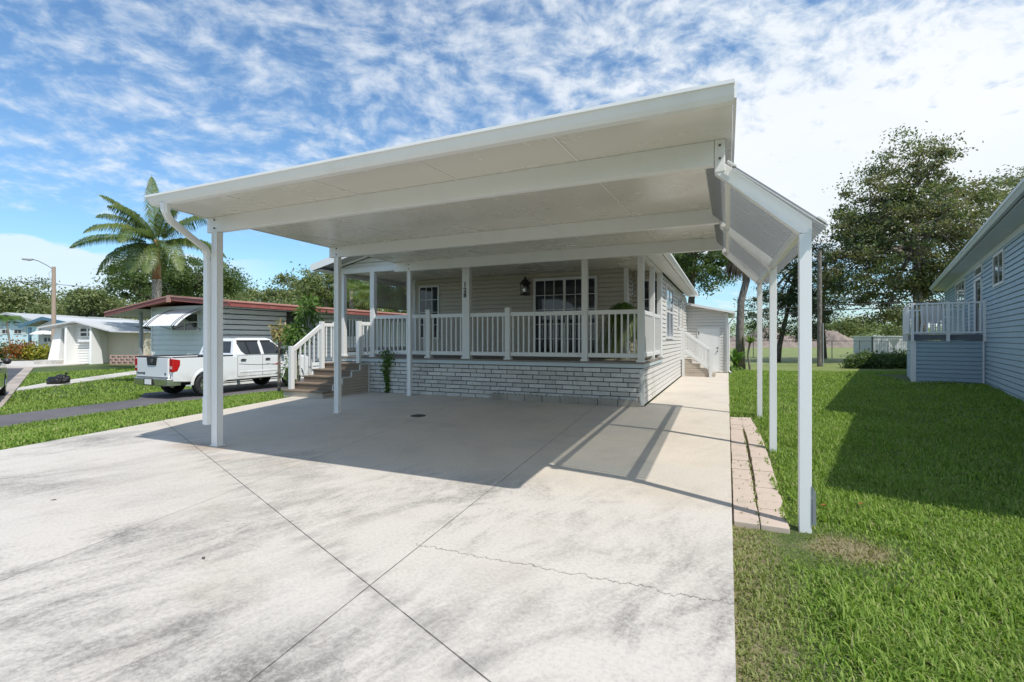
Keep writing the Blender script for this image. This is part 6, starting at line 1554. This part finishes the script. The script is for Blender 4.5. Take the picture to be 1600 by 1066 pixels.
# shrubs by the entry steps
def leafy(name, label, px, y, D, wpx, hpx, n, m, size=0.13, seed=1, stem=True, cat='plant', group=None, base=None, hang=True):
    b = base or gbase(px, D); c = np.array(L3(px, y, D)); r = np.random.RandomState(seed)
    t_ = thing(name, label, cat, b, group=group)
    rr = np.array([wpx, wpx, hpx]) / 757 * D
    cl = rand_ell(r, max(6, n // 14), c, rr * 0.85, 0.3); 
    C = (cl[:, None, :] + r.normal(size=(len(cl), 14, 3)) * 0.10 * D / 13).reshape(-1, 3)
    dirs = (C - c) * 0.8; dirs /= np.linalg.norm(dirs, axis=1)[:, None] + 1e-6
    if hang: dirs[:, 2] -= 0.9
    leaves('foliage', C, size, m, t_, seed, 0.28 if hang else 0.5, 0.2, dirs if hang else None)
    if stem:
        mb = MB(); mb.tube([b, tuple(np.array(b) * 0.4 + c * 0.6), tuple(c)], [0.05, 0.04, 0.02], 7)
        for k in range(0, len(cl), 3): mb.tube([tuple(np.array(b) * 0.3 + c * 0.7), tuple(cl[k])], [0.02, 0.008], 5)
        mb.build('stem', 'white_trunk' if seed == 2 else 'bark_grey', t_)
    return t_
leafy('mango_sapling', 'taller glossy sapling with drooping leaves left of the entry steps', 484, 487, 13.6, 19, 22, 620, 'leaf_bright', 0.17, 2)
leafy('mango_sapling', 'lower bright green sapling with drooping leaves beside the step handrail', 464, 527, 13.2, 17, 24, 620, 'leaf_bright', 0.17, 3)
leafy('ti_plant', 'pinkish yellow spiky plant in front of the pickup bonnet', 436, 522, 14.2, 12, 10, 260, 'leaf_ti', 0.17, 4)
leafy('foundation_shrub', 'green shrub below the saplings at the foot of the steps', 452, 580, 12.9, 9, 24, 260, 'leaf_bright', 0.10, 5, False)
# croton shrubs of the far houses
for i, (px, y, wv, hv, m, lab) in enumerate([(28, 548, 13, 8, 'leaf_orange', 'orange red croton shrub right of the small palm'), (42, 549, 7, 6, 'leaf_orange', 'smaller orange croton shrub beside the yellow ones'), (57, 551, 10, 7, 'leaf_yellow', 'large yellow croton shrub left of the street lamp'), (73, 553, 8, 4, 'leaf_yellow', 'low yellow shrub just left of the street lamp'),
        (97, 552, 11, 7, 'leaf_yellow', 'yellow croton shrub right of the street lamp'), (1, 549, 4, 6, 'leaf_oak', 'dark green shrub at the left edge of the photo')]):
    leafy('croton_shrub', lab, px, y, 41, wv, hv, 700, m, 0.22, 40 + i, False, 'shrub', 'shrubs before the far houses', None, False)
for i, (px, y, wv, hv, lab) in enumerate([(1365, 566, 30, 11, 'wide green hedge shrub before the white shed on the right'), (1410, 566, 26, 13, 'dark shrub between the white shed and the blue house deck'), (1340, 571, 14, 6, 'low end of the hedge right of the utility pole')]):
    leafy('hedge_shrub', lab, px, y, 25, wv, hv, 3000, 'leaf_oak', 0.13, 60 + i, False, 'shrub', 'shrubs along the back fence', None, False)

# ================================================================ BACK FIELD
def chain_fence():
    D0 = 33.0; P0 = facing(1100, 36); P1 = facing(1480, 32)
    t_ = thing('chain_link_fence', 'chain link fence along the back of the lawn', 'fence', ((P0.x + P1.x) / 2, (P0.y + P1.y) / 2, -0.3))
    Wk = Wall((P0.x, P0.y), (P1.x, P1.y)); L = Wk.L; g = float(tz(P0.x, P0.y)); n = 9
    for i in range(n + 1):
        mb = MB(); p = Wk.P(L * i / n, g); mb.tube([p, p + Vector((0, 0, 1.28))], 0.028, 8); mb.build('fence_post', 'grey_box', t_)
    mb = MB(); mb.tube([Wk.P(0, g + 1.25), Wk.P(L, g + 1.25)], 0.02, 6); mb.build('top_rail', 'grey_box', t_)
    mb = MB(); H = 1.2; s_ = -H; 
    while s_ < L:
        for sg in (1, -1):
            a = max(0, s_); b = min(L, s_ + H)
            if b > a:
                za = (a - s_) if sg > 0 else H - (a - s_); zb = (b - s_) if sg > 0 else H - (b - s_)
                mb.beam(Wk.P(a, g + 0.03 + za, 0.005 * sg), Wk.P(b, g + 0.03 + zb, 0.005 * sg), 0.004, 0.004)
        s_ += 0.11
    mb.build('chain_mesh', 'grey_box', t_, fixn=False)
chain_fence()
def mound():
    r = np.random.RandomState(5); D = 85; A = facing(1080, D); B = facing(1368, D); Wk = Wall((A.x, A.y), (B.x, B.y)); L = Wk.L
    nx, ny = 90, 16; V = []; F = []
    for j in range(ny + 1):
        for i in range(nx + 1):
            f = i / nx; g = j / ny; env = math.sin(math.pi * min(1, g * 0.9 + 0.02)) * (min(1, f * 6) * min(1, (1 - f) * 6)) ** 0.7
            h = env * (2.2 + 0.8 * math.sin(f * 17) + 0.5 * math.sin(f * 41 + g * 3)) + env * r.uniform(-0.45, 0.45)
            p = Wk.P(f * L, -0.4 + h, 4 - g * 14 + r.uniform(-0.2, 0.2)); V.append(tuple(p))
    for j in range(ny):
        for i in range(nx): k = j * (nx + 1) + i; F.append((k, k + 1, k + nx + 2, k + nx + 1))
    tag(raw_mesh('dirt_mound', np.array(V), np.array(F), 'dirt'), 'bare reddish dirt mound across the back field', kind='structure')
mound()
leafy('ivy_bank', 'green scrub growing on the dirt mound behind the fence', 1330, 511, 92, 46, 7, 3600, 'leaf_wood', 0.5, 77, False, 'scrub', None, None, False)
leafy('ivy_bank', 'second patch of scrub on the mound left of the white shed', 1400, 518, 95, 24, 9, 2000, 'leaf_wood', 0.5, 78, False, 'scrub', None, None, False)
def shed():
    D = 42; A = facing(1364, D); B = facing(1425, D); Wk = Wall((A.x, A.y), (B.x, B.y)); L = Wk.L; g = -0.32
    if Wk.n.dot(Vector((-A.x, -A.y, 0))) < 0: Wk.n = -Wk.n
    t_ = thing('white_shed', 'pale grey white site trailer beyond the back fence', 'shed', (A.x, A.y, g))
    mb = MB(); mb.wbox(Wk, 0, L, zat(553, D), zat(526, D), -2.4, 0)
    n = 18
    for i in range(n): mb.wbox(Wk, L * i / n, L * i / n + 0.03, zat(552, D), zat(527, D), 0, 0.02)
    mb.build('wall', 'white_roof', t_)
    mb = MB(); mb.wbox(Wk, -0.1, L + 0.1, zat(526, D), zat(525, D), -2.5, 0.1); mb.build('roof', 'white_paint', t_)
    mb = MB(); mb.wbox(Wk, 0.1, L - 0.1, zat(555.5, D), zat(553, D), -2.3, -0.1); mb.wbox(Wk, -0.06, 0.0, zat(553, D), zat(526, D), -0.1, 0.05); mb.build('chassis', 'dark_metal', t_)
shed()
def ysign():
    D = 31; p = facing(1396, D); g = float(tz(p.x, p.y)); u = Vector((math.cos(R(24)), math.sin(R(24)), 0)); bk = Vector((-u.y, u.x, 0))
    t_ = thing('yield_sign', 'white inverted triangle road sign on a post before the white shed', 'road sign', (p.x, p.y, g))
    mb = MB(); mb.tube([(p.x, p.y, g), (p.x, p.y, zat(530, D))], 0.025, 6); mb.build('sign_post', 'grey_box', t_)
    c = [p + u * a + Vector((0, 0, zat(y, D))) for a, y in ((-0.36, 530), (0.36, 530), (0, 545))]
    mb = MB(); mb.prism([q - bk * 0.04 for q in c], [q - bk * 0.03 for q in c]); mb.build('sign_plate', 'white_paint', t_)
ysign()
# bin bag on the path
def bag():
    p = facing(90, 19.5); z = -0.474; r = np.random.RandomState(2)
    import bmesh
    bm = bmesh.new(); bmesh.ops.create_icosphere(bm, subdivisions=4, radius=1.0)
    for v in bm.verts:
        n = v.co.copy(); f = 1 + 0.10 * math.sin(n.x * 7 + n.y * 3) + 0.08 * math.sin(n.y * 11 + n.z * 6) + 0.05 * math.sin(n.x * 19 + n.z * 13)
        v.co = Vector((n.x * 0.40 * f, n.y * 0.26 * f, max(n.z, -0.75) * 0.20 * f + 0.14 + 0.04 * math.sin(n.x * 4)))
        if n.x > 0.55 and n.z > 0.2: v.co.z += 0.11 * (n.x - 0.55) / 0.45
    me = bpy.data.meshes.new('bin_bag'); bm.to_mesh(me); bm.free(); me.materials.append(MATS['bag_plastic'])
    for q in me.polygons: q.use_smooth = True
    o = bpy.data.objects.new('bin_bag', me); link(o); o.location = (p.x, p.y, z); o.rotation_euler = (0, 0, R(24))
    ORG[o.name] = Vector((0, 0, 0)); tag(o, 'lumpy black bin bag lying on the pale path at the left', 'bin bag')
    mb = MB(); mb.tube([(0.30, 0.0, 0.30), (0.33, 0, 0.38), (0.36, 0.02, 0.45)], [0.05, 0.025, 0.06], 7); k = mb.build('bag_knot', 'bag_plastic', o)
bag()
def litter():
    r = random.Random(12)
    for i, (px, y, lab, m) in enumerate([(318, 873, 'tiny dark leaf on the sunny slab left of the crossing joint', 'bolt_metal'), (84, 782, 'tiny dark leaf on the slab near the left edge', 'bolt_metal'), (1104, 0, '', ''), (1345, 793, 'brown dry leaf on the grass right of the front awning post', 'leaf_orange'), (1287, 795, 'orange dry leaf at the foot of the front awning post', 'leaf_orange')]):
        if not lab: continue
        a = (px - 800) / 757; zc = 1.35 * 757 / (y - 529); c_, s_ = math.cos(R(24)), math.sin(R(24)); x, yy = (a * c_ - s_) * zc, (a * s_ + c_) * zc
        z = 0.004 if i < 2 else 0.03; mb = MB(); L = 0.022 if i < 2 else 0.032; th = r.uniform(0, 6)
        q = [Vector((math.cos(th + k * 1.57) * L * (1 if k % 2 == 0 else 0.45), math.sin(th + k * 1.57) * L * (1 if k % 2 == 0 else 0.45), 0.004 * (k % 2))) + Vector((x, yy, z)) for k in range(4)]
        mb.prism(q, [v + Vector((0, 0, 0.002)) for v in q]); tag(mb.build('fallen_leaf', m), lab, 'leaf')
litter()
